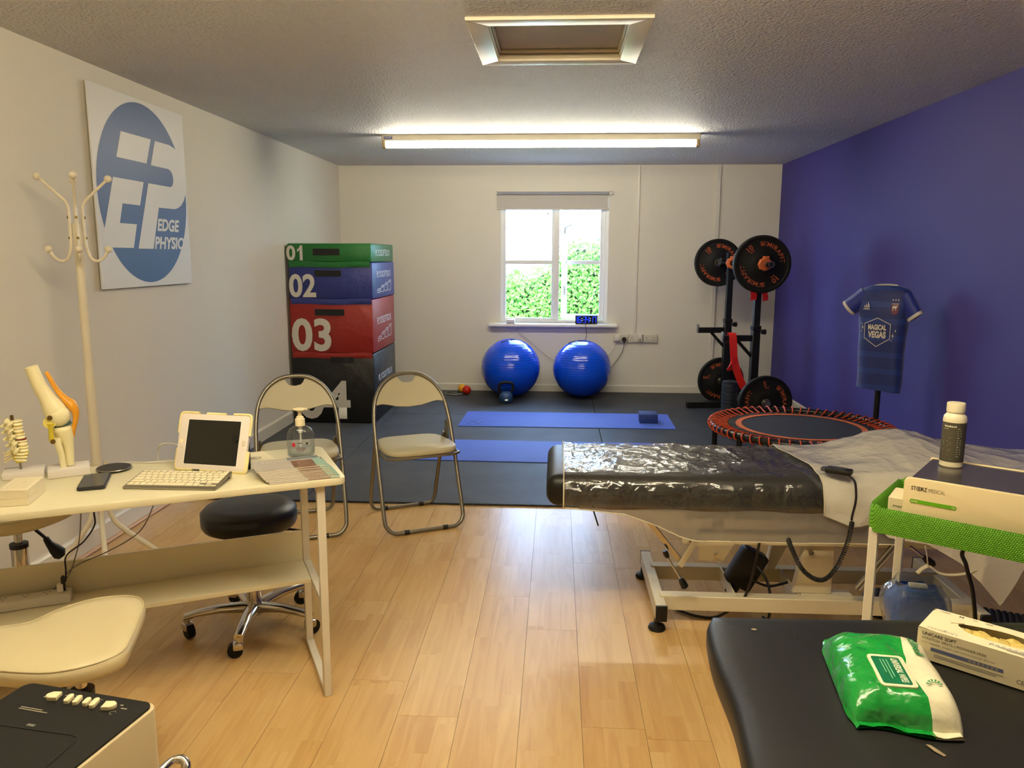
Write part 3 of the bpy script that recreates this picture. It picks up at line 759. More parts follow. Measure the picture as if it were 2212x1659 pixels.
def socket(x, w_, lab, kind):
    t = thing('wall_socket', lab, 'socket', (x, YB, .585), 0, 'sockets on the window wall')
    MB().box(-w_/2, -.028, -.042, w_/2, 0, .042, b=.004).build('back_box', sk, t)
    if kind == 'double':
        for sx2 in (-.036, .036):
            q = [R4(sx2-.004, .008-.03, .008, .004*2)]
            marks([R4(sx2-.003, .0, .006, .012), R4(sx2-.016, -.022, .009, .005), R4(sx2+.007, -.022, .009, .005)], mat('socket_holes', (40, 36, 30), .8), t, (0, -.0283, 0), (1,0,0), (0,0,1), .0004, 'pin_holes')
            MB().box(sx2*.35-.006, -.032, .014, sx2*.35+.006, -.027, .032, b=.001, seg=1).build('switch', sk, t)
    return t
socket(.672, .146, 'white wall socket with the black plug in it, leftmost of three', 'plain')
socket(.824, .146, 'white double wall socket in the middle of three', 'double')
socket(.978, .146, 'white double wall socket rightmost of three, nothing plugged in', 'double')
t = thing('power_plug', 'black plug pushed into the left wall socket', 'plug', (.707, YB-.028, .572))
MB().cyl((0,0,0), (0,-.03,0), .026, .022, n=18).build('body', BLACKP, t)
MB().cyl((0,-.016,-.02), (0,-.016,-.042), .007, .005, n=10).build('strain_relief', BLACKP, t)
t = thing('plug_adapter', 'white square adapter in the left wall socket beside the black plug', 'adapter', (.632, YB-.028, .590))
MB().box(-.027, -.03, -.03, .027, 0, .03, b=.005).build('body', WHITE, t)
t = thing('plug_adapter', 'small white upright adapter at the right end of the middle wall socket', 'adapter', (.872, YB-.028, .590))
MB().box(-.016, -.04, -.032, .016, 0, .040, b=.004).build('body', WHITE, t)
MB().box(-.012, -.0405, -.028, .006, -.0395, -.004).build('port', mat('port_tan', (150, 130, 90), .5), t)

# ------------------------------------------------------------------ squat stands, barbell, plates
def squat_stand(lab, loc, rz, arm, peg, top, sleeve):
    t = thing('squat_stand', lab, 'squat stand', loc, rz, 'black squat stands')
    MB().box(-.36, -.032, .0, .34, .032, .06, b=.006, seg=1).build('foot', BLACKM, t)
    MB().box(-.032, -.032, .06, .032, .032, sleeve, b=.004, seg=1).build('upright', BLACKM, t)
    MB().box(-.026, -.026, sleeve, .026, .026, top, b=.003, seg=1).build('inner_post', BLACKM, t)
    MB().box(-.036, -.036, sleeve-.035, .036, .036, sleeve+.004, b=.004, seg=1).build('collar', BLACKM, t)
    k = MB().cyl((.03, 0, sleeve-.05), (.055, 0, sleeve-.05), .007, n=10).cyl((.052, 0, sleeve-.05), (.086, 0, sleeve-.05), .021, .023, n=14).build('locking_knob', BLACKP, t)
    a = MB().box(-arm, -.022, .712, -.03, .022, .762, b=.003, seg=1).build('spotter_arm', BLACKM, t)
    MB().box(-arm-.012, -.026, .712, -arm, .026, .792, b=.002, seg=1).build('end_stop', STEEL, a)
    MB().tube([(-arm*.55, 0, .715), (-.03, 0, .585)], .019, n=4).build('gusset', BLACKM, a)
    h = MB().box(-.085, -.03, top-.055, -.026, .03, top-.035, b=.003, seg=1).box(-.095, -.03, top-.055, -.083, .03, top+.005, b=.003, seg=1).box(-.034, -.03, top-.055, -.024, .03, top+.055, b=.003, seg=1).build('bar_hook', BLACKM, t)
    MB().cyl((0, peg[0], .2385), (0, peg[1], .2385), .024, n=16).build('storage_peg', STEEL, t)
    return t
TH = radians(6.2)
squat_stand('black squat stand farther from the camera, holding the far end of the barbell', (1.603, 7.45, .012), TH, .275, (.03, .26), 1.40, .84)
squat_stand('black squat stand nearer the camera, red band tied round it', (1.683, 6.72, .012), TH, .275, (-.36, -.03), 1.40, .84)
plate_m = mat('bumper_rubber', (13, 13, 13), .6, spec=.3, var=.15, vs=40, bump=.08, bs=300)
orange = mat('plate_orange', (186, 84, 40), .5)
def weight_plate(lab, loc, rz, a0, kg, thick=.05, r=.225, hole=.0255):
    t = thing('weight_plate', lab, 'weight plate', loc, rz, 'rubber weight plates')
    h = thick/2
    M_ = Matrix.Rotation(pi/2, 4, 'X')
    prof = [(hole, -h*.8), (.05, -h*.8), (.09, -h*.82), (.094, -h*.7), (.196, -h*.7), (.203, -h), (r-.006, -h), (r, -h+.006), (r, h-.006), (r-.006, h), (.203, h), (.196, h*.7), (.094, h*.7), (.09, h*.82), (.05, h*.8), (hole, h*.8)]
    MB().lathe(prof, 56, M=M_, caps=False).build('rubber_disc', plate_m, t)
    hub = [(hole-.001, -h*.84), (.036, -h*.84), (.036, h*.84), (hole-.001, h*.84), (hole-.001, -h*.84)]
    MB().lathe(hub, 28, M=M_, caps=False).build('steel_hub', STEEL, t)
    o, r_, u_ = (0, -h*.7, 0), (1,0,0), (0,0,1)
    for k in (0, 1):
        A = radians(a0)-k*pi
        text('MIRAFIT', .047, orange, t, o, r_, u_, bold=.02, sp=1.12, bend=(.142, A-.30), off=.0008)
        # chevron emblem ahead of the word
        q = []
        for dx in (0, .012):
            q += stroke([(dx+.0, .0), (dx+.0, .032), (dx+.030, .032)], .005) + stroke([(dx+.008, .0), (dx+.008, .02), (dx+.024, .008)], .005)
        def bendp(p):
            a = A-p[0]/.142; rr = .142+p[1]; return (rr*cos(a), rr*sin(a))
        marks([[bendp(c) for c in p] for p in q][::1], orange, t, o, r_, u_, .0008, 'emblem')
        text(kg, .052, orange, t, o, r_, u_, bold=.02, bend=(.142, A+radians(46)), off=.0008)
        text('KG', .024, orange, t, o, r_, u_, bold=.01, bend=(.120, A+radians(42)), off=.0008)
    return t
bz = 1.372
b0 = Vector((1.604, 6.325, bz)); b1 = Vector((1.538, 7.69, bz))
brz = atan2(-(b1.x-b0.x), (b1.y-b0.y))
t = thing('barbell', 'short steel barbell resting across the two squat stands', 'barbell', ((b0+b1)/2)[:], brz)
Lb = (b1-b0).length/2
MB().cyl((0,-Lb-.24,0), (0,-Lb+.09,0), .0245, n=20).cyl((0,Lb-.09,0), (0,Lb+.24,0), .0245, n=20).build('sleeve', CHROME, t)
MB().cyl((0,-Lb+.09,0), (0,Lb-.09,0), .0145, n=16).build('shaft', CHROME, t)
MB().cyl((0,-Lb+.06,0), (0,-Lb+.10,0), .036, n=20).cyl((0,Lb-.10,0), (0,Lb-.06,0), .036, n=20).build('shoulder_ring', CHROME, t)
MB().cyl((0,-Lb-.2405,0), (0,-Lb-.242,0), .020, n=20).build('end_cap', BLACKP, t)
oc = mat('collar_orange', (206, 104, 52), .4)
def collar(lab, d):
    c = thing('bar_collar', lab, 'collar', (Vector(((b0+b1)/2)) + Vector((-sin(brz), cos(brz), 0))*d)[:], brz, 'orange lock collars on the barbell')
    M_ = Matrix.Rotation(pi/2, 4, 'X')
    MB().lathe([(.0255,-.022),(.046,-.022),(.052,-.016),(.052,.016),(.046,.022),(.0255,.022)], 8, M=M_, caps=False).build('clamp', oc, c, smooth=0)
    MB().box(-.014, -.018, .044, .03, .018, .062, b=.004).build('lever', oc, c)
collar('orange lock collar outside the near barbell plate', -Lb-.075)
collar('orange lock collar on the bar in front of the far stand', -Lb+2*Lb*.64)
weight_plate('large black 10 kg plate on the near end of the barbell', b0[:], brz, 97, '10')
weight_plate('large black 10 kg plate on the far end of the barbell', b1[:], brz, 97, '10')
def along(base, d): return (base[0]-sin(TH)*d, base[1]+cos(TH)*d, .012+.2385)
weight_plate('black 5 kg plate stored low on the far stand, against the window wall', along((1.603, 7.45), .125), TH, 128, '5', .04, .2225)
weight_plate('black 5 kg plate stored low on the near stand, behind the trampoline', along((1.683, 6.72), -.30), TH, 55, '5', .04, .2225)
# red exercise bands
red = mat('red_latex', (206, 28, 24), .4, var=.1)
def ribbon(nm, pts, wv_, m, lab, wid=.045, th=.0016, k=6):
    P = spline(pts, k); n = len(P); W = spline(wv_, k); vs = []
    for i in range(n):
        d = Vector(W[i]).normalized()*wid/2; tt = (P[min(i+1, n-1)]-P[max(i-1, 0)]).normalized(); nn = tt.cross(d).normalized()*th
        vs += [P[i]-d-nn, P[i]+d-nn, P[i]+d+nn, P[i]-d+nn]
    fs = [(i*4+j, i*4+(j+1) % 4, i*4+4+(j+1) % 4, i*4+4+j) for i in range(n-1) for j in range(4)] + [(3,2,1,0), tuple(4*(n-1)+j for j in range(4))]
    o = MB().add(vs, fs).build(nm, m, None, smooth=60); tag(o, lab, 'exercise band'); return o
A_ = Matrix.Translation((1.683, 6.72, .012)) @ Matrix.Rotation(TH, 4, 'Z')
def la(*p): return A_ @ Vector(p)
ribbon('exercise_band', [la(-.205,.03,.70), la(-.205,.028,.772), la(-.205,-.028,.772), la(-.195,-.036,.66), la(-.185,-.04,.56), la(-.15,-.05,.44), la(-.10,-.055,.33), la(-.05,-.062,.27), la(.02,-.065,.262), la(.05,-.045,.27), la(.05,.04,.28)],
       [(1,0,0), (1,0,0), (1,0,0), (1,0,.2), (.8,.1,.2), (.9,0,.5), (.7,0,.7), (.3,0,1), (.1,0,1), (0,.2,1), (0,0,1)], red, 'red exercise band hanging from the spotter arm and tied round the near stand', wid=.062)
ribbon('exercise_band', [la(-.185,-.046,.555), la(-.215,-.06,.545), la(-.235,-.058,.50), la(-.225,-.05,.47)], [(0,.3,1), (0,.4,1), (.5,0,.5), (1,0,.2)], red, 'short red band knotted on the hanging exercise band', wid=.04)
ribbon('exercise_band', [la(-.05,-.034,1.13), la(-.045,-.036,1.10), la(-.045,-.036,1.06)], [(1,0,0), (1,0,0), (1,0,.2)], red, 'red band end hanging left of the near stand under the barbell plate', wid=.05)
ribbon('exercise_band', [la(.045,-.034,1.13), la(.055,-.034,1.09), la(.058,-.034,1.055)], [(1,0,0), (1,0,.1), (1,0,.2)], red, 'red band end hanging right of the near stand under the barbell plate', wid=.045)
t = thing('foam_roller', 'dark ribbed foam roller standing between the stored plates', 'foam roller', (1.522, 6.86, .012))
fr_m = mat('roller_foam', (36, 42, 54), .45, var=.7, vs=30, bump=.4, bs=40)
prof = [(.03, 0), (.066, 0)]
for k in range(9): prof += [(.068, .01+k*.036), (.068, .036+k*.036), (.062, .038+k*.036), (.062, .044+k*.036)]
prof += [(.068, .340), (.060, .345), (.03, .345), (.03, 0)]
MB().lathe(prof, 28, caps=False).build('roller', fr_m, t)

# ------------------------------------------------------------------ rebounder trampoline
def trampoline():
    t = thing('trampoline', 'round mini trampoline with orange bungee cords by the blue wall', 'trampoline', (1.472, 4.70, .012))
    Rr, z = .512, .412
    MB().tube([(Rr*cos(2*pi*i/72), Rr*sin(2*pi*i/72), z) for i in range(72)], .019, n=12, closed=True).build('rim', mat('rebounder_rim', (24, 24, 26), .3), t)
    for k in range(6):
        a = radians(34+60*k)+radians(0)
        x, y = cos(a)*(Rr+.0), sin(a)*(Rr+.0)
        l = MB().cyl((x, y, z-.01), (x*1.0, y*1.0, .02), .0165, n=12).build('leg', BLACKM, t)
        MB().cyl((x, y, 0), (x, y, .03), .021, n=14).build('rubber_foot', RUBBER, l)
    def annulus(r0, r1, zz, th, nm, m, wob=0):
        b = MB().grid(lambda u, v: ((r0+(r1-r0)*v)*cos(2*pi*u), (r0+(r1-r0)*v)*sin(2*pi*u), zz+th+wob*sin(u*2*pi*38)*(v)), 152, 3, wu=True)
        b.grid(lambda u, v: ((r0+(r1-r0)*v)*cos(2*pi*u), (r0+(r1-r0)*v)*sin(2*pi*u), zz-th+wob*sin(u*2*pi*38)*(v)), 152, 3, wu=True)
        return b.build(nm, m, t)
    jm = mat('jump_mat_weave', (34, 38, 52), .7, var=.12, vs=300, bump=.2, bs=500)
    MB().lathe([(0, z-.004), (.342, z-.004), (.342, z), (0, z)], 96, caps=False).build('jump_mat', jm, t)
    annulus(.340, .375, z, .003, 'orange_band', mat('band_orange', (216, 110, 58), .6))
    annulus(.375, .430, z-.002, .002, 'mat_border', mat('border_black', (26, 26, 28), .6), .006)
    cm = mat('bungee_orange', (196, 74, 36), .5)
    src = None
    M0 = [(.422, 0, .004), (.465, -.004, .010), (Rr-.004, -.005, .0245), (Rr+.018, -.002, .018), (Rr+.026, .002, 0), (Rr+.014, .005, -.021), (Rr-.01, .006, -.024), (.465, .006, -.010), (.425, .004, -.002)]
    bung = MB().tube(spline(M0, 4), .0048, n=6)
    for k in range(60):
        if src is None:
            src = bung.build('bungee_cord', cm, t, smooth=180); o = src
        else: o = inst(src, t)
        o.location = (0, 0, z); o.rotation_euler = (0, 0, 2*pi*k/60+.03)
trampoline()

# ------------------------------------------------------------------ football shirt on a display stand
SRZ = radians(-37); SL = (1.985, 4.885, .012)
t = thing('display_stand', 'black display stand whose pole shows under the football shirt', 'stand', SL, SRZ)
MB().lathe([(0,0),(.10,0),(.105,.006),(.10,.014),(0,.016)], 36, caps=False).build('base', BLACKM, t)
MB().cyl((0,0,.014), (0,0,1.19), .017, n=16).build('pole', BLACKM, t)
MB().tube(spline([(-.15,0,1.165), (-.08,0,1.195), (0,0,1.205), (.08,0,1.195), (.15,0,1.165)], 5), .014, n=10).build('shoulder_bar', BLACKM, t)
def shirt():
    t = thing('football_shirt', 'dark blue football shirt with white cuffs displayed by the blue wall', 'shirt', SL, SRZ)
    body = mat('shirt_blue', (24, 46, 106), .55, var=.06, sheen=.3)
    N, L, B = nodes_of(body)
    tc = N.new('ShaderNodeTexCoord'); sp = N.new('ShaderNodeSeparateXYZ'); L.new(tc.outputs['Object'], sp.inputs[0])
    wv = N.new('ShaderNodeMath'); wv.operation = 'SINE'; ml = N.new('ShaderNodeMath'); ml.operation = 'MULTIPLY'; ml.inputs[1].default_value = 62
    L.new(sp.outputs[2], ml.inputs[0]); L.new(ml.outputs[0], wv.inputs[0])
    rp = N.new('ShaderNodeValToRGB'); rp.color_ramp.elements[0].color = lin((20, 42, 116)); rp.color_ramp.elements[1].color = lin((26, 58, 136)); rp.color_ramp.elements[0].position = .45; rp.color_ramp.elements[1].position = .55
    L.new(wv.outputs[0], rp.inputs[0]); L.new(rp.outputs[0], B.inputs['Base Color'])
    slv = mat('shirt_sleeve_blue', (28, 48, 148), .45, sheen=.3)
    K = [(.615,.130,.056),(.66,.130,.058),(.80,.131,.064),(.92,.133,.070),(1.03,.138,.074),(1.10,.142,.072),(1.16,.146,.064),(1.205,.146,.054),(1.234,.130,.044),(1.250,.076,.034)]
    def prof(z):
        for a, c in zip(K, K[1:]):
            if z <= c[0]:
                f = (z-a[0])/(c[0]-a[0]); return a[1]+(c[1]-a[1])*f, a[2]+(c[2]-a[2])*f
        return K[-1][1:]
    def surf(u, v):
        z = K[0][0] + (K[-1][0]-K[0][0])*(v**.85)
        w_, d = prof(z); a = 2*pi*u; c, s_ = cos(a), sin(a)
        x = w_*math.copysign(abs(c)**.7, c); y = d*math.copysign(abs(s_)**.8, s_)
        fold = max(0, 1-(z-.615)/.45)
        y += fold*.009*sin(x*38+.6); x += fold*.004*sin(z*20)
        z += .012*(x/.17) * (1 if v < .02 else max(0, 1-v*8)) * -1
        return (x, y, z)
    MB().grid(surf, 64, 30, wu=True).build('body', body, t, smooth=180)
    wh = mat('shirt_white', (214, 210, 200), .6)
    def front(x, z):
        w_, d = prof(z); return d*max(0, 1-abs(x/w_)**(2/.7))**.4 if abs(x) < w_ else 0
    # sleeves: flattened short tubes, with a white cuff
    for s_, end in ((-1, (-.205, -.01, 1.105)), (1, (.182, -.03, 1.070))):
        sh = Vector((s_*.100, 0, 1.192)); e = Vector(end); ax = (e-sh)
        def sl(u, v, sh=sh, e=e, s_=s_):
            c = sh.lerp(e, v); h = .058-.006*v; d_ = .046-.004*v
            dn = Vector((s_*.42, 0, -.5)).normalized(); up = Vector((s_*.72, 0, .62)).normalized(); fw = Vector((0,1,0))
            up = Vector((.70*s_, 0, .70))
            a = 2*pi*u; nrm = ax.normalized(); uu = (Vector((0,0,1))-nrm*nrm.z).normalized()
            return c + uu*h*sin(a) + fw*d_*cos(a)
        MB().grid(sl, 24, 8, wu=True).build('sleeve', slv, t, smooth=180)
        def cf(u, v, sl=sl):
            p = sl(u, .90+.13*v); c = sh.lerp(e, .90+.13*v); return c+(p-c)*1.02
        MB().grid(cf, 24, 3, wu=True).build('cuff', wh, t, smooth=180)
    # collar ring, white edge
    MB().tube([(.066*cos(a), .033*sin(a), 1.246+.008*sin(a)) for a in [2*pi*i/32 for i in range(32)]], .006, n=6, closed=True).build('collar', wh, t)
    F = ((0,0,0), (1,0,0), (0,0,1))
    def wave(x, y): return front(x, y)
    XS = .84
    pr = mat('shirt_print', (226, 220, 206), .5)
    ftext('MAGICAL', -.078*XS, .985, .125*XS, .034, pr, t, *F, bold=.05, off=.004, wave=wave)
    ftext('VEGAS', -.076*XS, .937, .122*XS, .042, pr, t, *F, bold=.05, off=.004, wave=wave)
    def wm(q, m, nm, off=.0035):
        b = MB(); FM = frame_m(*F)
        for p in q: b.add([(x*XS, y, off+front(x*XS, y)) for x, y in p], [tuple(range(len(p)))], FM)
        return b.build(nm, m, t, smooth=0, fix=False)
    hexp = [(-.015, 1.058), (.072, 1.022), (.072, .935), (-.015, .885), (-.102, .935), (-.102, 1.022)]
    hx = []
    for i in range(6):
        a, c = Vector(hexp[i]), Vector(hexp[(i+1) % 6]); hx += [tuple(a.lerp(c, k/5)) for k in range(5)]
    q = stroke(hx, .004, True)
    for cx, cz, s_ in ((-.118, .998, .02), (.09, .955, .022), (.105, .985, .010), (-.128, 1.02, .006), (-.125, .972, .006), (.082, .925, .006)):
        q += [[(cx-s_*.7, cz), (cx, cz-.0022), (cx+s_*.7, cz), (cx, cz+.0022)], [(cx, cz-s_), (cx+.0026, cz), (cx, cz+s_), (cx-.0026, cz)]]
    wm(q, pr, 'sponsor_frame')
    # three slanted bars with a word below
    q = []
    for i, h in enumerate((.014, .025, .036)):
        x = -.116+i*.014
        q.append([(x, 1.118), (x+.010, 1.118), (x+.010-.006*(h/.036), 1.118+h*.55), (x+.0-.010*(h/.036)+.003, 1.118+h)][::1])
    wm(q, pr, 'maker_logo'); ftext('adidas', -.122*XS, 1.106, .046*XS, .009, pr, t, *F, bold=.03, off=.004, wave=wave)
    # club crest: maroon shield, white horse, three stars above
    cr = mat('crest_maroon', (120, 62, 84), .6)
    wm([[(.066, 1.150), (.066, 1.105), (.072, 1.088), (.090, 1.080), (.108, 1.088), (.114, 1.105), (.114, 1.150)]], cr, 'crest', .0035)
    wm([[(.072, 1.127), (.078, 1.118), (.098, 1.118), (.104, 1.128), (.108, 1.138), (.100, 1.134), (.080, 1.134)], R4(.076, 1.104, .004, .016), R4(.094, 1.106, .004, .014), R4(.069, 1.143, .042, .004)], pr, 'crest_horse', .0045)
    st = []
    for i in range(3):
        cx, cz = .074+i*.017, 1.168
        st.append([(cx+(.0065 if k % 2 == 0 else .003)*sin(k*pi/5), cz+(.0065 if k % 2 == 0 else .003)*cos(k*pi/5)) for k in range(10)])
    wm(st, pr, 'stars', .0035)
    return t
shirt()
# ------------------------------------------------------------------ desk and what stands on it
DRZ = radians(26.5); DO = (-.655, 2.36, 0)
DM = Matrix.Translation(DO) @ Matrix.Rotation(DRZ, 4, 'Z')
def dk(x, y, z=.74): return (DM @ Vector((x, y, z)))[:]
desk_m = mat('desk_laminate', (222, 214, 180), .38, var=.02)
t = thing('desk', 'long white desk with rounded corners, steel frame legs and a low shelf', 'desk', DO, DRZ)
MB().prism(rrect(-1.22, 0, 0, .455, .03), .718, .74, b=.003).build('tabletop', desk_m, t)
for x in (-.078, -1.13):
    lf = MB().box(x-.0125, .018, 0, x+.0125, .043, .718, b=.0015, seg=1).build('front_leg', WMETAL, t)
    MB().box(x-.0125, .388, 0, x+.0125, .413, .718, b=.0015, seg=1).build('rear_leg', WMETAL, t)
    MB().box(x-.0125, .043, .006, x+.0125, .388, .026, b=.001, seg=1).build('floor_rail', WMETAL, t)
    MB().box(x-.0125, .043, .318, x+.0125, .388, .338, b=.001, seg=1).build('middle_rail', WMETAL, t)
    MB().box(x-.0125, .043, .695, x+.0125, .388, .718, b=.001, seg=1).build('top_rail', WMETAL, t)
MB().box(-1.117, .205, .323, -.092, .388, .338, b=.001, seg=1).build('shelf', desk_m, t)
MB().box(-1.117, .392, .323, -.0905, .404, .447, b=.001, seg=1).build('back_panel', desk_m, t)

# tablet in a bumper case
t = thing('tablet', 'tablet in a cream bumper case propped up behind the keyboard', 'tablet', (-1.113, 2.382, .74), radians(-8))
M_ = Matrix.Translation((0, .012, .004)) @ Matrix.Rotation(radians(-19), 4, 'X')
cream = mat('bumper_cream', (232, 218, 160), .5); tw = mat('tablet_white', (224, 214, 204), .3)
def xz(poly, y0, y1, b, nm, m, par):      # polygon given in x/z, thickness along y
    R_ = M_ @ Matrix(((1,0,0,0),(0,0,1,0),(0,1,0,0),(0,0,0,1)))
    return MB().prism(poly, y0, y1, b=b, M=R_).build(nm, m, par)
xz(rrect(-.124, .002, .124, .182, .014), -.006, .006, .002, 'case_shell', tw, t)
xz(rrect(-.093, .019, .093, .163, .002), -.0068, -.005, 0, 'screen', mat('screen_black', (20, 20, 14), .3), t)
fr_ = xz(rrect(-.096, .016, .096, .166, .003), -.0064, -.004, 0, 'screen_surround', mat('tablet_bezel', (238, 232, 226), .3), t)
def corner(sx_, z0, z1, x0):
    pts = []
    zc = z1 if z0 < .09 else z0
    if z0 < .09: P_ = [(sx_*x0, 0, .0), (sx_*.112, 0, .0), (sx_*.1215, 0, .004), (sx_*.1245, 0, .015), (sx_*.1245, 0, z1)]
    else: P_ = [(sx_*x0, 0, .184), (sx_*.112, 0, .184), (sx_*.1215, 0, .180), (sx_*.1245, 0, .169), (sx_*.1245, 0, z0)]
    MB().tube(spline(P_, 4), .0052, n=8, M=M_, flat=1.4).build('bumper_corner', cream, t)
for s_ in (-1, 1):
    corner(s_, 0, .068, .062); corner(s_, .118, .184, .062)
MB().tube([(-.034, 0, .001), (.034, 0, .001)], .006, n=8, M=M_).build('bumper_grip', cream, t)
MB().tube([(-.034, 0, .184), (.034, 0, .184)], .0055, n=8, M=M_).build('bumper_grip', cream, t)
MB().cyl((-.110, -.0075, .092), (-.110, -.004, .092), .007, n=18, M=M_).build('home_button', mat('home_button', (240, 228, 190), .4), t)
MB().box(.104, -.0078, .085, .116, -.004, .102, b=.002, M=M_).build('camera_window', mat('button_cream', (214,204,180), .4), t)
MB().box(-.09, .02, 0, .10, .085, .002).build('stand_foot', BLACKP, t)
MB().box(.045, .055, .002, .115, .068, .115, b=.003).tube([(.08, .06, .10), (.08, .035, .11)], .012, n=8).build('stand_leg', BLACKP, t)

# keyboard with separate keys
KRZ = radians(0.5)
t = thing('keyboard', 'slim silver keyboard with white keys in front of the tablet', 'keyboard', (-1.290, 2.192, .7405), KRZ)
kt = radians(7.5)
KM = Matrix.Rotation(kt, 4, 'X')
alu = mat('keyboard_alu', (150, 144, 128), .35, .8)
MB().prism(rrect(0, 0, .285, .132, .006), .0005, .0065, b=.001, M=KM).build('tray', alu, t)
MB().cyl((.006, .128, .0095), (.279, .128, .0095), .009, n=14).build('battery_tube', alu, t)
key = mat('key_white', (234, 224, 190), .45, var=.02)
rows = [(13, 1), (14, 1.5), (13, 1), (12, 1), (11, 1)]
P_ = .0195
src = None
def put(x, y, w_, d_, nm='key'):
    global src
    if src is None:
        src = MB().box(-.5, -.5, 0, .5, .5, .0022).build('key', key, t, smooth=0); o = src
    else: o = inst(src, t)
    o.location = KM @ Vector((x+w_/2, y+d_/2, .0065)); o.rotation_euler = (kt, 0, 0); o.scale = (w_-.0028, d_-.0028, 1)
X0, WK = .0055, .274
for i in range(14): put(X0+i*WK/14, .112, WK/14, .014)
for i in range(13): put(X0+i*.0192, .0925, .0192, .0192)
put(X0+13*.0192, .0925, WK-13*.0192, .0192)
put(X0, .0735, .027, .019)
for i in range(12): put(X0+.027+i*.0192, .0735, .0192, .019)
put(X0+.027+12*.0192, .0735, WK-.027-12*.0192, .019)
put(X0, .0545, .033, .019)
for i in range(11): put(X0+.033+i*.0192, .0545, .0192, .019)
put(X0+.033+11*.0192, .0545, WK-.033-11*.0192, .019)
put(X0, .0355, .043, .019)
for i in range(10): put(X0+.043+i*.0192, .0355, .0192, .019)
put(X0+.043+10*.0192, .0355, WK-.043-10*.0192, .019)
x = X0
for w_ in (.0192, .0192, .0192, .024, .096, .024, .0192):
    put(x, .0145, w_, .021); x += w_
for i, (dy, h_) in enumerate(((.0145, .010), (.0145, .010), (.0145, .010))): put(x+i*.0178, .0145, .0178, .0105)
put(x+.0178, .025, .0178, .0105)

# phone, charging pad, white box
t = thing('phone', 'black phone lying face up on the desk left of the keyboard', 'phone', (-1.407, 2.246, .7405), radians(24))
MB().prism(rrect(-.0385, -.080, .0385, .080, .010), 0, .0105, b=.003).build('case', mat('phone_case', (26, 26, 30), .5), t)
MB().prism(rrect(-.0345, -.076, .0345, .076, .008), .0105, .0112).build('screen', mat('phone_screen', (52, 52, 50), .08), t)
t = thing('charging_pad', 'round black charging pad with a shiny edge behind the phone', 'charger', (-1.432, 2.398, .7405), 0)
MB().lathe([(0,0),(.046,0),(.052,.004),(.052,.008),(.049,.0105),(.0,.0105)], 40, caps=False).build('pad', mat('pad_black', (34, 33, 32), .5), t)
MB().tube([(.0515*cos(2*pi*i/44), .0515*sin(2*pi*i/44), .0075) for i in range(44)], .002, n=6, closed=True).build('rim', STEEL, t)
t = thing('phone_box', 'small white lidded box at the near left end of the desk', 'box', (-1.519, 2.078, .7405), radians(16))
wb = mat('box_white', (228, 216, 184), .5, var=.02)
MB().box(-.038, -.066, 0, .038, .066, .022, b=.001, seg=1).build('base', wb, t)
MB().box(-.0386, -.0666, .0205, .0386, .0666, .047, b=.0015, seg=1).build('lid', wb, t)
marks(stroke(rrect(-.022, -.045, .022, .045, .006), .0012, True) + stroke([(-.012, .01), (0, .022), (.01, .012), (.004, -.012), (-.008, -.02)], .002), mat('embossed_grey', (196, 186, 156), .5), t, (0, 0, .0471), (1,0,0), (0,1,0), .0003, 'embossed_outline')

# spine model
bone = mat('model_bone', (232, 222, 176), .42, var=.05); base_m = mat('model_base', (212, 206, 200), .45)
yel = mat('nerve_yellow', (216, 196, 60), .45)
t = thing('spine_model', 'lumbar spine model on a rod with a white plinth at the left of the desk', 'anatomical model', (-1.672, 2.318, .7405), radians(30))
MB().box(-.062, -.045, 0, .052, .040, .021, b=.002).build('plinth', base_m, t)
MB().cyl((-.014, 0, .02), (-.024, 0, .188), .0034, n=10).build('rod', STEEL, t)
MB().cyl((-.0245, 0, .182), (-.025, 0, .196), .005, n=8).build('end_screw', mat('brass_screw', (120,98,52), .4, .8), t)
for k in range(5):
    z = .086+k*.0212; x = -.018 + .005*cos(k*.9)
    v = MB().lathe([(0,-.0085),(.0140,-.0085),(.0158,-.0055),(.0125,0),(.0158,.0055),(.0140,.0085),(0,.0085)], 18, M=Matrix.Translation((x+.010, 0, z)), caps=False).build('vertebra', bone, t)
    MB().sph((x-.014, -.013, z+.007), .0088, 12, 8, (1.05, .8, 1)).sph((x-.014, .013, z+.007), .0088, 12, 8, (1.05,.8,1)).sph((x-.010, -.012, z-.006), .0078, 12, 8).sph((x-.010, .012, z-.006), .0078, 12, 8).tube([(x-.012, 0, z), (x-.024, 0, z-.005), (x-.033, 0, z-.009)], [.008, .0065, .005], n=8).tube([(x-.004,-.012,z+.002),(x-.007,-.024,z+.001),(x-.009,-.033,z-.001)], [.006,.0045,.0035], n=8).tube([(x-.004,.012,z+.002),(x-.007,.024,z+.001),(x-.009,.033,z-.001)], [.006,.0045,.0035], n=8).build('process', bone, v)
    if k < 4: MB().cyl((x+.010, 0, z+.0085), (x+.010, 0, z+.0130), .0142, n=18).build('disc', mat('disc_tan', (206, 186, 120), .5) if k != 1 else mat('disc_red', (120, 40, 26), .5), v)
s_ = MB().grid(lambda u, v: (-.016+.032*(u-.5)*(1-.55*(1-v)) + .010*(1-v), .030*(u-.5)*2*(.35+.65*v)*.6, .050+.038*v - .006*cos((u-.5)*6)), 12, 6).build('sacrum', bone, t)
MB().prism([(-.016, 0), (.004, .002), (.016, .020), (.020, .038), (-.026, .036), (-.024, .016)], -.009, .009, b=.004, M=Matrix(((1,0,0,-.008),(0,0,1,0),(0,1,0,.042),(0,0,0,1)))).build('sacral_body', yel, t)
for k in range(3): MB().tube([(-.030+k*.002, -.010, .074-k*.010), (-.004+k*.002, -.0105, .070-k*.010), (.010-k*.003, -.009, .072-k*.011)], [.003, .0042, .003], n=8).build('sacral_ridge', bone, t)
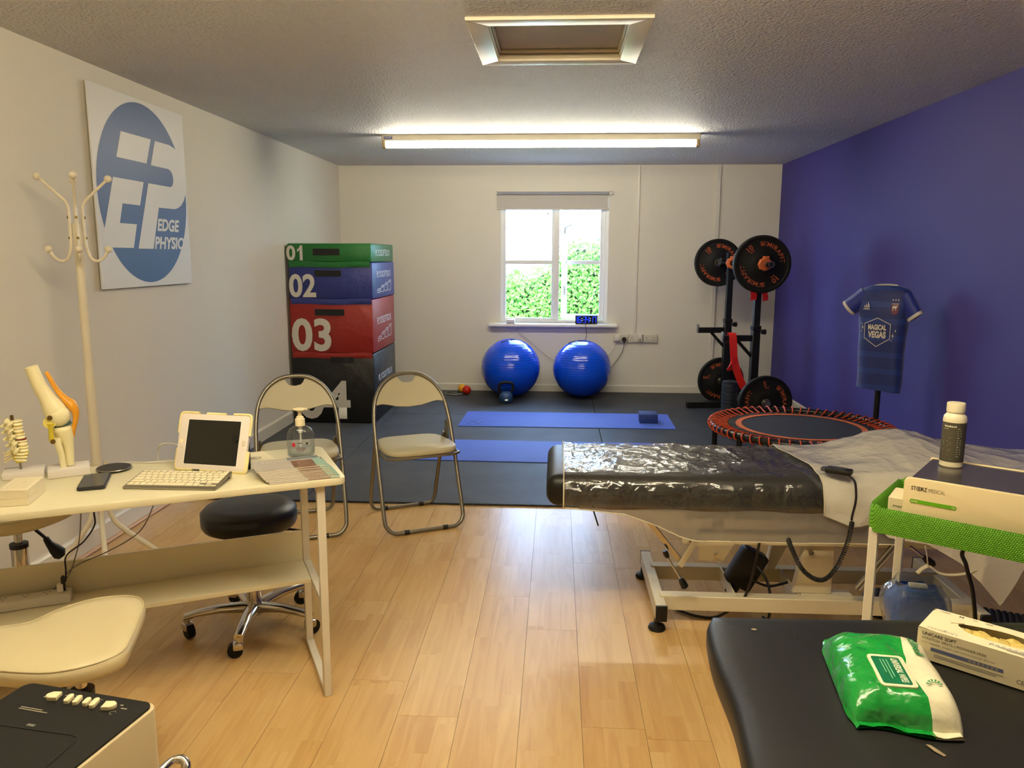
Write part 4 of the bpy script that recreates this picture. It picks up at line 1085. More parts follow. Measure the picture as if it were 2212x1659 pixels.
for k in range(4):
    MB().tube(spline([(-.026, .0, .078-k*.006), (-.040, -.004, .080-k*.008), (-.056, -.006, .078-k*.010)], 4), .0022, n=6).build('nerve', mat('nerve_pale', (206, 186, 120), .5), t)

# knee model
t = thing('knee_model', 'knee joint model with an orange tendon on a white plinth', 'anatomical model', (-1.558, 2.345, .7405), radians(33))
MB().box(-.052, -.050, 0, .066, .046, .025, b=.002).build('plinth', base_m, t)
KS = .0017
def kp(zx, zy, y=0.0): return (((zx-740)/5.53+.1*(1170-zy)/5.53)*KS, y, .024+(1170-zy)/5.53*KS)
def kr(r): return r/5.53*KS
def ktube(pts, rs, nm, m, y=0, flat=None):
    return MB().tube(spline([kp(*p, y) if len(p) == 2 else kp(p[0], p[1], p[2]) for p in pts], 5), [kr(x[0]) for x in spline([(r, 0, 0) for r in rs], 5)], n=14, flat=flat).build(nm, m, t)
fem = ktube([(408, 110), (480, 300), (560, 450), (620, 560), (660, 625)], [62, 68, 80, 108, 100], 'femur', bone)
MB().sph(kp(655, 625, -.012), kr(112), 18, 12, (1, .7, 1)).sph(kp(665, 628, .016), kr(104), 18, 12, (1, .7, 1)).build('condyles', bone, fem)
ktube([(690, 745), (700, 790), (735, 880), (760, 990), (775, 1160)], [78, 92, 70, 50, 42], 'tibia', bone)
ktube([(648, 850, -.016), (660, 920, -.016), (690, 1020, -.014), (718, 1180, -.010)], [38, 36, 31, 31], 'fibula', bone)
MB().tube([kp(610, 752), kp(690, 730), kp(765, 690)], [kr(22), kr(34), kr(26)], n=12, flat=1.8).build('meniscus', mat('meniscus_blue', (84, 132, 150), .4), t)
ktube([(540, 172), (586, 262), (644, 370), (712, 460), (776, 530), (812, 610), (814, 690), (800, 780), (796, 862)], [20, 26, 30, 40, 56, 42, 32, 28, 18], 'patellar_tendon', mat('tendon_orange', (218, 150, 34), .4), flat=.6)
ktube([(590, 690, -.024), (594, 760, -.024), (600, 830, -.022), (614, 885, -.020)], [40, 24, 26, 30], 'side_ligament', mat('ligament_yellow', (204, 184, 52), .4))
MB().cyl(kp(580, 680, -.030), kp(580, 680, -.020), kr(58), n=20).build('side_pad', mat('ligament_pale', (222, 206, 110), .4), t)
for a, c in ((582, 628), (615, 876)):
    MB().cyl(kp(a, c, -.036), kp(a, c, -.022), kr(24), n=12).build('screw', mat('brass_screw', (120,98,52), .4, .8), t)

# magazines fanned along the front edge
pg = mat('magazine_paper', (222, 214, 194), .5)
def magazine(lab):
    t = thing('magazine', lab, 'magazine', (0,0,0), DRZ, 'magazines fanned on the desk')
    MB().prism(rrect(-.107, -.066, .107, .066, .002), 0, .0028).build('pages', pg, t, smooth=0)
    cv_ = MB().box(-.1075, -.0665, .0028, .1075, .0665, .0033).build('cover', mat('magazine_grey', (176, 168, 156), .25), t, smooth=0)
    marks([R4(.010, -.0665, .070, .088)], mat('magazine_photo', (112, 78, 56), .25, var=.5, vs=40), cv_, (0,0,.0033), (1,0,0), (0,1,0), .0002, 'cover_photo')
    marks([R4(.080, -.0665, .0275, .100)], mat('magazine_teal', (140, 172, 156), .25), cv_, (0,0,.0033), (1,0,0), (0,1,0), .0003, 'cover_strip')
    marks([R4(.005, .034, .10, .030)], mat('magazine_bluegrey', (104, 112, 118), .25, var=.3, vs=30), cv_, (0,0,.0033), (1,0,0), (0,1,0), .0002, 'cover_band')
    q = []
    for i, h_ in enumerate((.016, .012, .016, .010, .012, .016, .016)):
        q += [R4(-.075+i*.0125, .030, .0035, h_)]
        if i in (1, 3, 4): q += [R4(-.075+i*.0125, .030, .008, .003), R4(-.075+i*.0125, .038, .008, .003)]
    marks(q, mat('magazine_title', (206, 200, 190), .25), cv_, (0,0,.0033), (1,0,0), (0,1,0), .0004, 'cover_title')
    return t
mg = None
labs = ['lowest magazine of the fan, its edge nearest the front of the desk'] + ['magazine %s in the fan on the desk' % s for s in ('second from the bottom', 'third from the bottom', 'fourth from the bottom', 'fifth from the bottom', 'sixth from the bottom', 'seventh from the bottom')] + ['second magazine from the top of the fan', 'top magazine of the fan, wholly visible, below the pump bottle']
ymag = [.069, .076, .083, .090, .097, .103, .109, .121, .131]
for i in range(9):
    p = dk(-.127+random.uniform(-.004, .004)-(.004*i), ymag[i], .7403+i*.00345); rz = DRZ+radians(random.uniform(-1.5, 1.5)+1.0)
    if mg is None: mg = magazine(labs[0]); mg.location = p; mg.rotation_euler = (0,0,rz)
    else: copy_thing(mg, p, rz, labs[i])
t = MB().box(-.05, -.07, 0, .05, .07, .0006).build('leaflet', mat('leaflet_white', (226, 216, 184), .4), None, smooth=0)
t.location = dk(-.24, .372, .7404); t.rotation_euler = (0, 0, DRZ+radians(14)); tag(t, 'white leaflet with an oval logo lying between the tablet and pump bottle', 'leaflet')
marks(stroke([(-.012+.026*cos(2*pi*i/24), -.012+.016*sin(2*pi*i/24)) for i in range(24)], .003, True) + [R4(-.03, -.016, .03, .004), R4(-.028, -.009, .026, .004)], mat('leaflet_ink', (64, 66, 74), .4), t, (0,0,.0007), (1,0,0), (0,1,0), .0002, 'logo_print')
t = MB().box(-.035, -.05, 0, .035, .05, .0006).build('leaflet', mat('leaflet_white', (226, 216, 184), .4), None, smooth=0)
t.location = dk(-.075, .41, .7404); t.rotation_euler = (0, 0, DRZ+radians(-20)); tag(t, 'small white leaflet partly under the pump bottle', 'leaflet')
marks([R4(-.02, -.03, .006, .02), R4(-.008, -.034, .02, .003), R4(.004, -.026, .004, .012)], mat('leaflet_ink', (64,66,74), .4), t, (0,0,.0007), (1,0,0), (0,1,0), .0002, 'small_print')

# hand sanitiser pump bottle
t = thing('pump_bottle', 'clear pump bottle of hand gel on the right end of the desk', 'bottle', (-.880, 2.606, .7412), DRZ-radians(10))
clr = film('bottle_clear', (240,240,240), (238, 240, 240), 1.3, .03, .05, bump=0)
def oval(prof, n=32, ky=.68): return MB().lathe(prof, n, M=Matrix.Diagonal((1, ky, 1, 1)), caps=False)
oval([(0,.001),(.040,.001),(.0455,.006),(.0465,.02),(.0465,.065),(.044,.085),(.036,.100),(.022,.108),(.014,.112),(.0135,.118)]).build('bottle', clr, t, smooth=60)
gel = film('hand_gel', (230,235,240), (226, 232, 236), 1.0, .10, .05, bump=0)
oval([(0,.003),(.038,.003),(.0435,.008),(.0445,.02),(.0445,.034),(0,.036)]).build('gel', gel, t, smooth=50)
pw = mat('pump_white', (236, 222, 182), .4)
MB().lathe([(.0165,.110),(.0165,.134),(.013,.136),(.012,.142),(.007,.144),(.006,.160)], 22).build('collar', pw, t)
MB().lathe([(.004,.158),(.010,.161),(.0215,.166),(.022,.169),(.012,.171),(0,.171)], 24, caps=False).box(0, -.006, .163, .026, .006, .170, b=.002).build('pump_head', pw, t)
MB().cyl((0,0,.010), (0,0,.085), .003, n=8).cyl((0,0,.085), (0,0,.112), .007, n=12).build('dip_tube', mat('dip_tube', (220, 216, 204), .4), t)
lbn = MB().grid(lambda u, v: (.0469*sin(-.75+1.5*u), -.0469*.68*cos(-.75+1.5*u), .018+.048*v), 14, 2).build('label', film('label_clear', (240,240,240), (250,250,250), .3, .22, .3, bump=0), t)
red_l = mat('label_red', (176, 36, 50), .4); ink = mat('label_ink', (60, 58, 60), .4)
def bot(poly, m, nm):
    b = MB(); F_ = []
    for p in poly: b.add([(.0473*sin(x/.047), -.0473*.68*cos(x/.047), z) for x, z in p], [tuple(range(len(p)))])
    return b.build(nm, m, lbn, smooth=0, fix=False)
bot([R4(-.030, .042, .012, .014), R4(-.012, .030, .026, .0028)], red_l, 'red_print')
bot([R4(-.012, .037, .026, .0022), R4(-.016, .0335, .034, .0018), R4(-.008, .026, .018, .0018), R4(-.012, .052, .018, .004), R4(.018, .048, .008, .008)], ink, 'fine_print')

# power strip and cables
t = thing('power_strip', 'white power strip lying on the desk shelf', 'power strip', dk(-.955, .335, .3385), DRZ)
MB().box(-.16, -.03, 0, .13, .03, .032, b=.006).build('body', sk, t)
for k in range(4): marks([R4(-.12+k*.06, -.008, .006, .004), R4(-.128+k*.06, .006, .004, .005), R4(-.113+k*.06, .006, .004, .005)], mat('socket_holes', (40,36,30), .8), t, (0,0,.0322), (1,0,0), (0,1,0), .0003, 'pin_holes')
t = thing('usb_plug', 'white plug with a black lead end standing in the power strip', 'plug', dk(-.852, .335, .371), DRZ)
MB().box(-.012, -.012, 0, .006, .012, .026, b=.003).build('plug_body', WHITE, t)
MB().box(.0, -.006, .0, .012, .006, .048, b=.003).build('lead_end', BLACKP, t)
cord('desk_cable', [dk(-.745,.40,.716), dk(-.745,.37,.66), dk(-.745,.36,.609), dk(-.747,.36,.567), dk(-.782,.36,.517), dk(-.833,.36,.478), dk(-.838,.355,.43), dk(-.84,.34,.40), dk(-.846,.336,.422)], .0028, BCORD, 'black cable hanging under the desk to the power strip')
cord('desk_cable', [dk(-.78,.41,.716), dk(-.783,.38,.64), dk(-.783,.37,.611), dk(-.793,.37,.531), dk(-.806,.37,.478), dk(-.838,.37,.40), dk(-.90,.366,.352), dk(-.94,.372,.343)], .0020, GCORD, 'grey cable hanging straight under the desk, middle of the three')
cord('desk_cable', [dk(-.54,.43,.716), dk(-.556,.40,.66), dk(-.573,.38,.601), dk(-.621,.38,.519), dk(-.714,.38,.468), dk(-.817,.38,.429), dk(-.875,.38,.367), dk(-.93,.382,.343)], .0020, GCORD, 'grey cable sweeping left from under the tablet to the power strip')
cord('tablet_cable', [dk(-.47,.30,.815), dk(-.50,.406,.806), dk(-.535,.43,.801), dk(-.547,.462,.77), dk(-.549,.464,.735), dk(-.549,.455,.70), dk(-.545,.44,.66)], .0022, WCORD, 'white cable looping from behind the tablet over the rear desk edge')
cord('pad_cable', [dk(-.665,.440,.7475), dk(-.62,.446,.743), dk(-.56,.42,.743), dk(-.47,.40,.743), dk(-.40,.36,.743)], .0022, WCORD, 'white cable along the rear of the desk from the charging pad')

# ------------------------------------------------------------------ stools
def caster_base(t, R_, angs, hub_r=.03):
    def arm_fn(a):
        M_ = Matrix.Rotation(a, 4, 'Z')
        P_ = [(.012, .074, .028, .036), (.05, .082, .027, .032), (R_*.5, .090, .023, .025), (R_*.82, .086, .020, .020), (R_, .079, .018, .018)]
        vs = []; n = 10
        for x, z, w_, h_ in P_:
            for j in range(n):
                q = 2*pi*j/n
                vs.append((x, w_*math.copysign(abs(cos(q))**.7, cos(q)), z+h_*.6*math.copysign(abs(sin(q))**.8, sin(q))))
        fs = [(i*n+j, i*n+(j+1) % n, (i+1)*n+(j+1) % n, (i+1)*n+j) for i in range(len(P_)-1) for j in range(n)] + [tuple(range(n-1,-1,-1)), tuple((len(P_)-1)*n+j for j in range(n))]
        ar = MB().add(vs, fs, M_).build('base_arm', CHROME, t, smooth=60)
        c = Matrix.Rotation(a, 4, 'Z') @ Matrix.Translation((R_-.010, 0, 0)) @ Matrix.Rotation(a*2.3, 4, 'Z')
        MB().cyl((0,0,.055), (0,0,.078), .013, n=12, M=c).box(-.013, -.019, .028, .024, .019, .058, b=.007, M=c).build('caster_fork', CHROME, ar)
        MB().cyl((.016, -.013, .027), (.016, .013, .027), .027, n=20, M=c).build('caster_wheel', RUBBER, ar)
    for a in angs: arm_fn(radians(a))
    MB().cyl((0,0,.050), (0,0,.108), hub_r, hub_r*.9, n=20).build('hub', CHROME, t)
t = thing('round_stool', 'round black stool on a chrome five-arm base behind the desk', 'stool', (-1.165, 2.822, 0))
blk = mat('black_vinyl', (15, 15, 16), .38, var=.08, bump=.12, bs=160, spec=.5)
MB().lathe([(0,.405),(.155,.405),(.170,.412),(.1765,.425),(.1775,.45),(.1745,.472),(.162,.486),(.12,.493),(0,.496)], 56, caps=False).build('seat', blk, t, smooth=60)
MB().tube([(.1755*cos(2*pi*i/56), .1755*sin(2*pi*i/56), .470) for i in range(56)], .0018, n=5, closed=True).build('seam', blk, t)
MB().cyl((0,0,.385), (0,0,.406), .085, .12, n=24).build('seat_plate', BLACKP, t)
MB().tube([(.03,-.0,.392), (.15,.02,.388), (.20,.03,.378)], .005, n=8).build('lever', BLACKP, t)
MB().cyl((0,0,.10), (0,0,.27), .0275, n=20).build('outer_column', CHROME, t)
MB().cyl((0,0,.27), (0,0,.39), .014, n=14).build('gas_piston', CHROME, t)
caster_base(t, .255, (206, 279, 345, 57, 132), .034)

cream_v = mat('cream_vinyl', (214, 201, 160), .32, var=.03, bump=.06, bs=60, spec=.5)
def saddle_stool(lab, loc, rz, outline, angs, mirror=1, hz=0.0):
    t = thing('saddle_stool', lab, 'stool', loc, rz, 'cream saddle stools')
    oc_ = spline([(x*mirror, y, 0) for x, y in outline], 6, True); n = len(oc_)
    def hgt(x, y): return .497+hz + .16*x*x*mirror*mirror + .02*x*mirror - .20*y*y*(.5-x*mirror*2 if x*mirror < 0 else .5)
    rings = [(0, 0, 0), (.5, .0, 0), (.80, -.001, 0), (.93, -.004, 0), (.985, -.011, 0), (1.0, -.024, 0), (.993, -.038, 0), (.955, -.048, 0), (.85, -.055, 0), (.5, -.064, 0), (.2, -.068, 0)]
    vs = []
    for k, dz, _ in rings:
        for p in oc_:
            x, y = p.x*k, p.y*k
            vs.append((x, y, hgt(x, y)+dz))
    fs = [(i*n+j, i*n+(j+1) % n, (i+1)*n+(j+1) % n, (i+1)*n+j) for i in range(len(rings)-1) for j in range(n)] + [tuple((len(rings)-1)*n+j for j in range(n))]
    MB().add(vs, fs).build('seat', cream_v, t, smooth=180)
    MB().tube([(p.x*.972, p.y*.972, hgt(p.x*.972, p.y*.972)-.0065) for p in oc_], .0016, n=5, closed=True).build('piping', cream_v, t)
    z0 = .431+hz
    MB().box(-.05, -.045, z0-.014, .05, .045, z0, b=.004).build('seat_plate', BLACKP, t)
    MB().cyl((0,0,.28), (0,0,z0-.01), .014, n=14).build('gas_piston', CHROME, t)
    MB().cyl((0,0,.352+hz), (0,0,.368+hz), .029, n=20).build('column_cap', BLACKP, t)
    MB().cyl((0,0,.10), (0,0,.355+hz), .0265, n=20).build('outer_column', CHROME, t)
    caster_base(t, .25, angs, .034)
    return t
SO = Vector((-1.165, 1.735))
ol = [(-1.361,1.837),(-1.338,1.925),(-1.294,2.003),(-1.228,2.036),(-1.164,2.021),(-1.118,1.968),(-1.078,1.869),(-1.042,1.765),(-1.024,1.689),(-1.064,1.632),(-1.151,1.596),(-1.285,1.600),(-1.40,1.610),(-1.475,1.655),(-1.48,1.73),(-1.42,1.795)]
saddle_stool('cream saddle stool in front of the desk, its whole seat showing', (SO.x, SO.y, 0), 0, [(a-SO.x, c-SO.y) for a, c in ol], (20, 92, 164, 236, 308))
o2 = [(.172*cos(a)*(1+.10*cos(2*a)), .160*sin(a)) for a in [2*pi*i/14 for i in range(14)]]
s2 = saddle_stool('cream stool behind the left end of the desk, black lever hanging below', (-1.835, 2.47, 0), .5, o2, (10, 82, 154, 226, 298), 1, .085)
MB().tube([(.03, .0, .52), (.075, .0, .465), (.082, 0, .455)], .006, n=8).tube([(.080,0,.458), (.090,0,.435), (.104,0,.415), (.118,0,.396), (.124,0,.382)], [.011, .014, .022, .026, .014], n=12, flat=.45).build('lever', BLACKP, s2)

# ------------------------------------------------------------------ boxy appliance in the near left corner
t = thing('treatment_unit', 'white cube-shaped appliance with a black top and white buttons, near left corner', 'appliance', (-.695, 1.246, 0), radians(-11))
uw = mat('unit_white', (196, 180, 142), .4, var=.02)
pb = Matrix.Identity(4)
MB().prism(rrect(-.285, -.40, 0, 0, .022), .26, .645, b=.003).build('body', uw, t)
ub = mat('unit_black_top', (14, 13, 10), .55, spec=.3, var=.08, bump=.1, bs=300)
MB().prism(rrect(-.279, -.394, -.006, -.006, .018), .644, .649).build('top_panel', ub, t)
MB().tube([(x, y, .6495) for x, y in [(-.275, -.118), (-.21, -.128), (-.125, -.124), (-.075, -.121), (-.060, -.124), (-.055, -.134), (-.050, -.175), (-.046, -.24), (-.04, -.36)]], .0010, n=4).build('lid_seam', mat('seam_black', (8, 8, 7), .6), t)
bt = mat('unit_button', (236, 222, 178), .4)
for x, w_, d_, kind in ((-.192, .022, .020, 'd'), (-.158, .010, .024, 'p'), (-.140, .010, .024, 'p'), (-.120, .010, .020, 'p'), (-.104, .010, .026, 'p'), (-.072, .022, .020, 'd')):
    Mb = Matrix.Translation((x, -.038, .649)) @ Matrix.Rotation(radians(14), 4, 'Z')
    if kind == 'p': po = rrect(-w_/2, -d_/2, w_/2, d_/2, w_*.49)
    elif x < -.1: po = [(.011,-.010),(.011,.010),(-.004,.010),(-.010,.005),(-.012,0),(-.010,-.005),(-.004,-.010)]
    else: po = [(-.011,.010),(-.011,-.010),(.004,-.010),(.010,-.005),(.012,0),(.010,.005),(.004,.010)]
    MB().prism(po, 0, .0075, b=.001, M=Mb).build('button', bt, t)
pr_ = mat('unit_print', (150, 142, 120), .6)
marks([R4(-.225, -.075, .045, .002), R4(-.225, -.080, .060, .002), R4(-.16, -.022, .016, .0015), R4(-.118, -.021, .016, .0015), R4(-.212, -.04, .006, .004), R4(-.052, -.036, .012, .003), R4(-.06, -.028, .006, .003), R4(-.178, -.026, .008, .002)] + stroke([(-.056+.005*cos(a), -.05+.005*sin(a)) for a in [.6+i*.5 for i in range(10)]], .0012), pr_, t, (0,0,.649), (1,0,0), (0,1,0), .0003, 'printed_symbols')['kind'] = 'stuff'
MB().box(-.17, -.118, .649, -.155, -.112, .6495).build('indicator', mat('indicator_grey', (110, 108, 100), .4), t)
MB().tube(spline([(-.02, -.002, .50), (-.012, .030, .508), (.004, .040, .510), (.018, .034, .503), (.022, .016, .490), (.022, -.05, .482), (.020, -.20, .482), (.018, -.30, .484), (.010, -.36, .488), (-.004, -.37, .49)], 5), .0085, n=12).build('chrome_handle', CHROME, t)
for x in (-.255, -.03):
    for y in (-.37, -.03):
        l = MB().cyl((x, y, .045), (x, y, .262), .014, n=12).build('leg', CHROME, t)
        MB().cyl((x-.011, y, .0255), (x+.011, y, .0255), .0255, n=18).build('caster_wheel', RUBBER, l)
# ------------------------------------------------------------------ treatment table
tab_e = mat('table_enamel', (206, 196, 168), .38, var=.03)
vinb = mat('couch_vinyl', (13, 12, 11), .45, spec=.4, var=.12, vs=20, bump=.12, bs=120)
t = thing('treatment_table', 'black padded hydraulic treatment table on a cream steel base, wrapped in plastic', 'treatment table', (0, 0, 0))
def pad(x0, x1, y0, y1, z0, z1, r, m, par, nm):
    return MB().box(x0, y0, z0, x1, y1, z1, b=r, seg=5).build(nm, m, par, smooth=80)
pad(-.030, .975, 2.832, 3.370, .498, .622, .045, vinb, t, 'body_cushion')
hc = pad(-.48, .48, -.296, .250, 0, .105, .045, vinb, t, 'head_cushion')
hc.location = (1.47, 3.128, .50); hc.rotation_euler = (0, radians(-1.2), 0)
MB().box(.10, 2.90, .475, 1.85, 3.36, .498).build('top_board', mat('table_ply', (120, 96, 66), .6), t, smooth=0)
for y in (2.955, 3.255):
    MB().box(.56, y, .325, 1.50, y+.04, .375, b=.003, seg=1).build('upper_rail', tab_e, t)
    for x in (.62, 1.40):
        MB().box(x, y+.005, .37, x+.04, y+.035, .476, b=.002, seg=1).build('top_support', tab_e, t)
    MB().box(.42, y-.025, .058, 1.62, y+.025, .118, b=.003, seg=1).build('base_rail', tab_e, t)
for x in (.395, 1.60):
    MB().box(x, 2.855, .050, x+.042, 3.42, .112, b=.003, seg=1).build('base_crossbar', tab_e, t)
    for y in (2.850, 3.420):
        MB().box(x-.001, y-.005, .049, x+.043, y+.005, .113, b=.002, seg=1).build('end_cap', BLACKP, t)
    for y in (2.885, 3.385):
        f = MB().lathe([(0,0),(.030,0),(.034,.006),(.030,.018),(.012,.026),(.010,.05),(0,.05)], 24, caps=False).build('levelling_foot', RUBBER, t); f.location = (x+.010, y, 0)
for x in (.712, .962):
    MB().box(x, 2.955, .062, x+.006, 3.285, .122).build('cross_plate', tab_e, t, smooth=0)
MB().prism([(.565,.262),(.66,.262),(.70,.33),(.70,.36),(.50,.36),(.50,.33),(.565,.318)], 0, .006, M=Matrix(((1,0,0,0),(0,0,1,2.946),(0,1,0,0),(0,0,0,1)))).build('pivot_plate', tab_e, t)
for (x, z, y, r) in ((.632,.286,2.944,.009), (.536,.345,2.944,.011), (1.0,.298,2.970,.010)):
    MB().cyl((x, y, z), (x, y-.012, z), r, n=14).cyl((x, y-.010, z), (x, y-.016, z), r*.5, n=6).build('bolt', CHROME, t)
MB().prism([(.943,.125),(1.092,.125),(1.092,.33),(.985,.33)], 0, .04, b=.003, M=Matrix(((1,0,0,0),(0,0,1,2.975),(0,1,0,0),(0,0,0,1)))).build('lift_arm', tab_e, t)
MB().prism([(.905,.122),(.94,.122),(1.02,.30),(.93,.27)], 0, .04, b=.003, M=Matrix(((1,0,0,0),(0,0,1,3.22),(0,1,0,0),(0,0,0,1)))).build('lift_arm', tab_e, t)
MB().box(.975, 2.96, .118, 1.17, 3.02, .124).build('arm_plate', tab_e, t, smooth=0)
# actuator under the top
Ma = Matrix.Translation((.775, 3.10, .15)) @ Matrix.Rotation(radians(28), 4, 'Y')
MB().box(-.055, -.04, -.055, .055, .04, .11, b=.012, M=Ma).cyl((0,0,-.10), (0,0,-.05), .024, n=14, M=Ma).build('actuator', BLACKP, t)
MB().cyl((0,0,-.125), (0,0,-.10), .017, n=12, M=Ma).build('actuator_rod', STEEL, t)
MB().tube(spline([(.82,3.06,.20),(.85,3.02,.16),(.862,2.99,.10),(.855,2.97,.02),(.84,3.0,.008)], 6), .0055, n=8).build('motor_lead', BCORD, t)
MB().tube(spline([(.80,3.06,.14),(.87,3.05,.118),(.95,3.07,.128)], 6), .0055, n=8).build('motor_lead', BCORD, t)
MB().tube(spline([(.80,2.945,.38),(.785,2.942,.27),(.765,2.945,.16),(.735,2.95,.09),(.66,2.99,.010),(.58,2.99,.008),(.50,3.05,.008)], 6), .0055, n=8).build('mains_lead', BCORD, t)
# backrest release: strut, link and lever
MB().tube([(.365,2.925,.425),(.494,2.925,.265)], .013, n=4).build('strut_channel', CHROME, t)
MB().box(-.012, -.004, 0, .012, .004, .125, b=.003, M=Matrix.Translation((.488,2.91,.25)) @ Matrix.Rotation(radians(28), 4, 'Y')).build('link_plate', tab_e, t)
lv_ = MB().cyl((.437,2.893,.292), (.492,2.893,.205), .0045, n=8).build('release_lever', CHROME, t)
MB().tube([(.426,2.893,.318),(.431,2.893,.306),(.438,2.893,.292)], [.009,.011,.008], n=12).build('grip', BLACKP, lv_)
MB().tube([(.490,2.893,.208),(.498,2.893,.193),(.508,2.893,.174),(.511,2.893,.169)], [.009,.014,.015,.008], n=12).build('grip', BLACKP, lv_)
MB().tube([(1.155,2.90,.182),(1.30,2.90,.388)], .0085, n=12).tube([(1.165,2.888,.180),(1.31,2.888,.385)], .006, n=10).build('gas_strut', CHROME, t)
l2 = MB().cyl((1.335,2.88,.362), (1.395,2.88,.316), .005, n=8).build('release_lever', CHROME, t)
MB().tube([(1.388,2.88,.322),(1.40,2.88,.312),(1.418,2.88,.298),(1.428,2.88,.291)], [.010,.014,.015,.008], n=12).build('grip', BLACKP, l2)

MB().tube([(.143,2.86,.515),(.150,2.858,.48),(.168,2.856,.425)], .0032, n=6).build('hanging_cord', BCORD, t)

# ------------------------------------------------------------------ plastic sheets over the table
def smoothstep(a, b, x):
    x = max(0, min(1, (x-a)/(b-a))); return x*x*(3-2*x)
def piecewise(P, x):
    if x <= P[0][0]: return P[0][1]
    for a, c in zip(P, P[1:]):
        if x <= c[0]: return a[1]+(c[1]-a[1])*(x-a[0])/(c[0]-a[0])
    return P[-1][1]
def crinkle(x, s, k):
    a = noise.noise(Vector((x*7, s*7, k)))
    b_ = 1-abs(noise.noise(Vector((x*5+9, s*9, k+3))))*2
    c = 1-abs(noise.noise(Vector((x*14, s*5+4, k+7))))*2
    return .010*a + .005*max(0, b_)**3 + .004*max(0, c)**4
HEM1 = [(.03,.508),(.074,.505),(.264,.488),(.385,.444),(.472,.404),(.523,.390),(1.25,.394)]
def along_path(P_, v):
    d = [0]
    for a, c in zip(P_, P_[1:]): d.append(d[-1]+math.dist(a, c))
    s = v*d[-1]
    for i in range(len(P_)-1):
        if s <= d[i+1]+1e-9:
            k = (s-d[i])/max(1e-9, d[i+1]-d[i])
            return P_[i][0]+(P_[i+1][0]-P_[i][0])*k, P_[i][1]+(P_[i+1][1]-P_[i][1])*k, s
def sheet_clear(u, v, skirt=False):
    x = .035 + (1.24 if skirt else .965)*u
    edge = .508+.004*sin(x*19)
    if skirt: P_ = [(2.818, edge), (2.822, min(edge-.002, piecewise(HEM1, x)))]
    else: P_ = [(3.390,.50),(3.387,.585),(3.370,.612),(3.330,.628),(3.15,.628),(2.93,.630),(2.872,.626),(2.838,.606),(2.822,.570),(2.818,edge)]
    y, z, s = along_path(P_, v)
    c = abs(crinkle(x, s, 1.0))
    top = smoothstep(.56, .63, z)
    if skirt: return (x, y - (.004+.6*abs(crinkle(x, .5+(edge-z)*.3, 1.0))), z)
    return (x, y - (1-top)*(.004+c), z + top*(c) + .010*top*smoothstep(.12, .03, x)*smoothstep(3.25, 3.36, y))
clear_m = film('clear_sheet', (245,242,232), (240,238,234), 1.6, .05, .10, bump=.35, bs=30)
o = MB().grid(sheet_clear, 150, 78).build('plastic_sheet', clear_m, None, smooth=180)
MB().grid(lambda u, v: sheet_clear(u, v, True), 150, 14).build('hanging_skirt', film('skirt_film', (188, 186, 182), (206, 204, 200), 1.0, .52, .2, bump=.3, bs=14), o, smooth=180)
tag(o, 'clear crinkled plastic sheet over the left part of the black treatment table', 'plastic sheet')
hem_m = film('hem_film', (250,242,215), (240,236,222), .6, .8, .2, bump=0)
pts = [sheet_clear(i/60, 1.0, True) for i in range(61)]
MB().tube([(p[0], p[1], p[2]-.001) for p in pts], .0035, n=6, flat=.4).build('hem', hem_m, o, smooth=180)
MB().tube([sheet_clear(0, i/50) for i in range(51)], .003, n=6).build('cut_edge', hem_m, o, smooth=180)
HEM2 = [(.975,.505),(1.085,.462),(1.165,.476),(1.215,.425),(1.36,.402),(1.48,.334),(1.544,.272),(1.637,.171),(1.665,.23),(1.712,.34),(1.80,.40),(2.0,.42)]
def sheet_frost(u, v):
    hump = lambda x: .002 + .066*math.exp(-((x-1.42)/.22)**2) + .012*smoothstep(1.1, 1.3, x)
    v2 = v
    xl = .935 + .045*smoothstep(.25, .75, v2)
    x = xl + (1.985-xl)*u
    h = hump(x)*(1-.75*smoothstep(1.75, 1.985, x))
    fz = piecewise(HEM2, x)
    P_ = [(3.400,.48),(3.397,.585),(3.380,.608+h*.6),(3.330,.628+h),(3.17,.632+h*.9),(2.95,.636+h*.35),(2.868,.632+h*.15),(2.826,.606),(2.808,.55),(2.804, max(fz, .47)),(2.806, fz)]
    d = [0]
    for a, c in zip(P_, P_[1:]): d.append(d[-1]+math.dist(a, c))
    s = v*d[-1]
    for i in range(len(P_)-1):
        if s <= d[i+1]+1e-9:
            k = (s-d[i])/max(1e-9, d[i+1]-d[i]); y = P_[i][0]+(P_[i+1][0]-P_[i][0])*k; z = P_[i][1]+(P_[i+1][1]-P_[i][1])*k; break
    c = .006*(1-abs(noise.noise(Vector((x*4.5+2, s*3.6, 5))))*2)**2 + .016*abs(noise.noise(Vector((x*3.1, s*3.3, 8)))) + .0035*(1-abs(noise.noise(Vector((x*9, s*6, 3))))*2)**3; top = smoothstep(.55, .63, z)
    return (x, y-(1-top)*(.004+c*1.3), z+top*c)
frost_m = film('frosted_sheet', (238, 232, 214), (232, 230, 222), 1.7, .84, .12, bump=.4, bs=22, back=.12)
o2_ = MB().grid(sheet_frost, 130, 90).build('plastic_sheet', frost_m, None, smooth=180)
tag(o2_, 'milky plastic sheet draped over the raised head end of the treatment table', 'plastic sheet')
MB().tube([sheet_frost(0, i/60) for i in range(61)], .0025, n=6).build('cut_edge', hem_m, o2_, smooth=180)
tie = MB().tube(spline([(1.345,2.79,.40),(1.355,2.79,.36),(1.362,2.79,.325),(1.375,2.79,.318),(1.40,2.79,.300),(1.44,2.79,.292),(1.50,2.79,.300),(1.56,2.79,.330)], 6), .006, n=6, flat=.2).tube(spline([(1.362,2.79,.325),(1.34,2.79,.312),(1.325,2.79,.295)], 5), .008, n=6, flat=.2).build('tie_strip', hem_m, o2_, smooth=180)
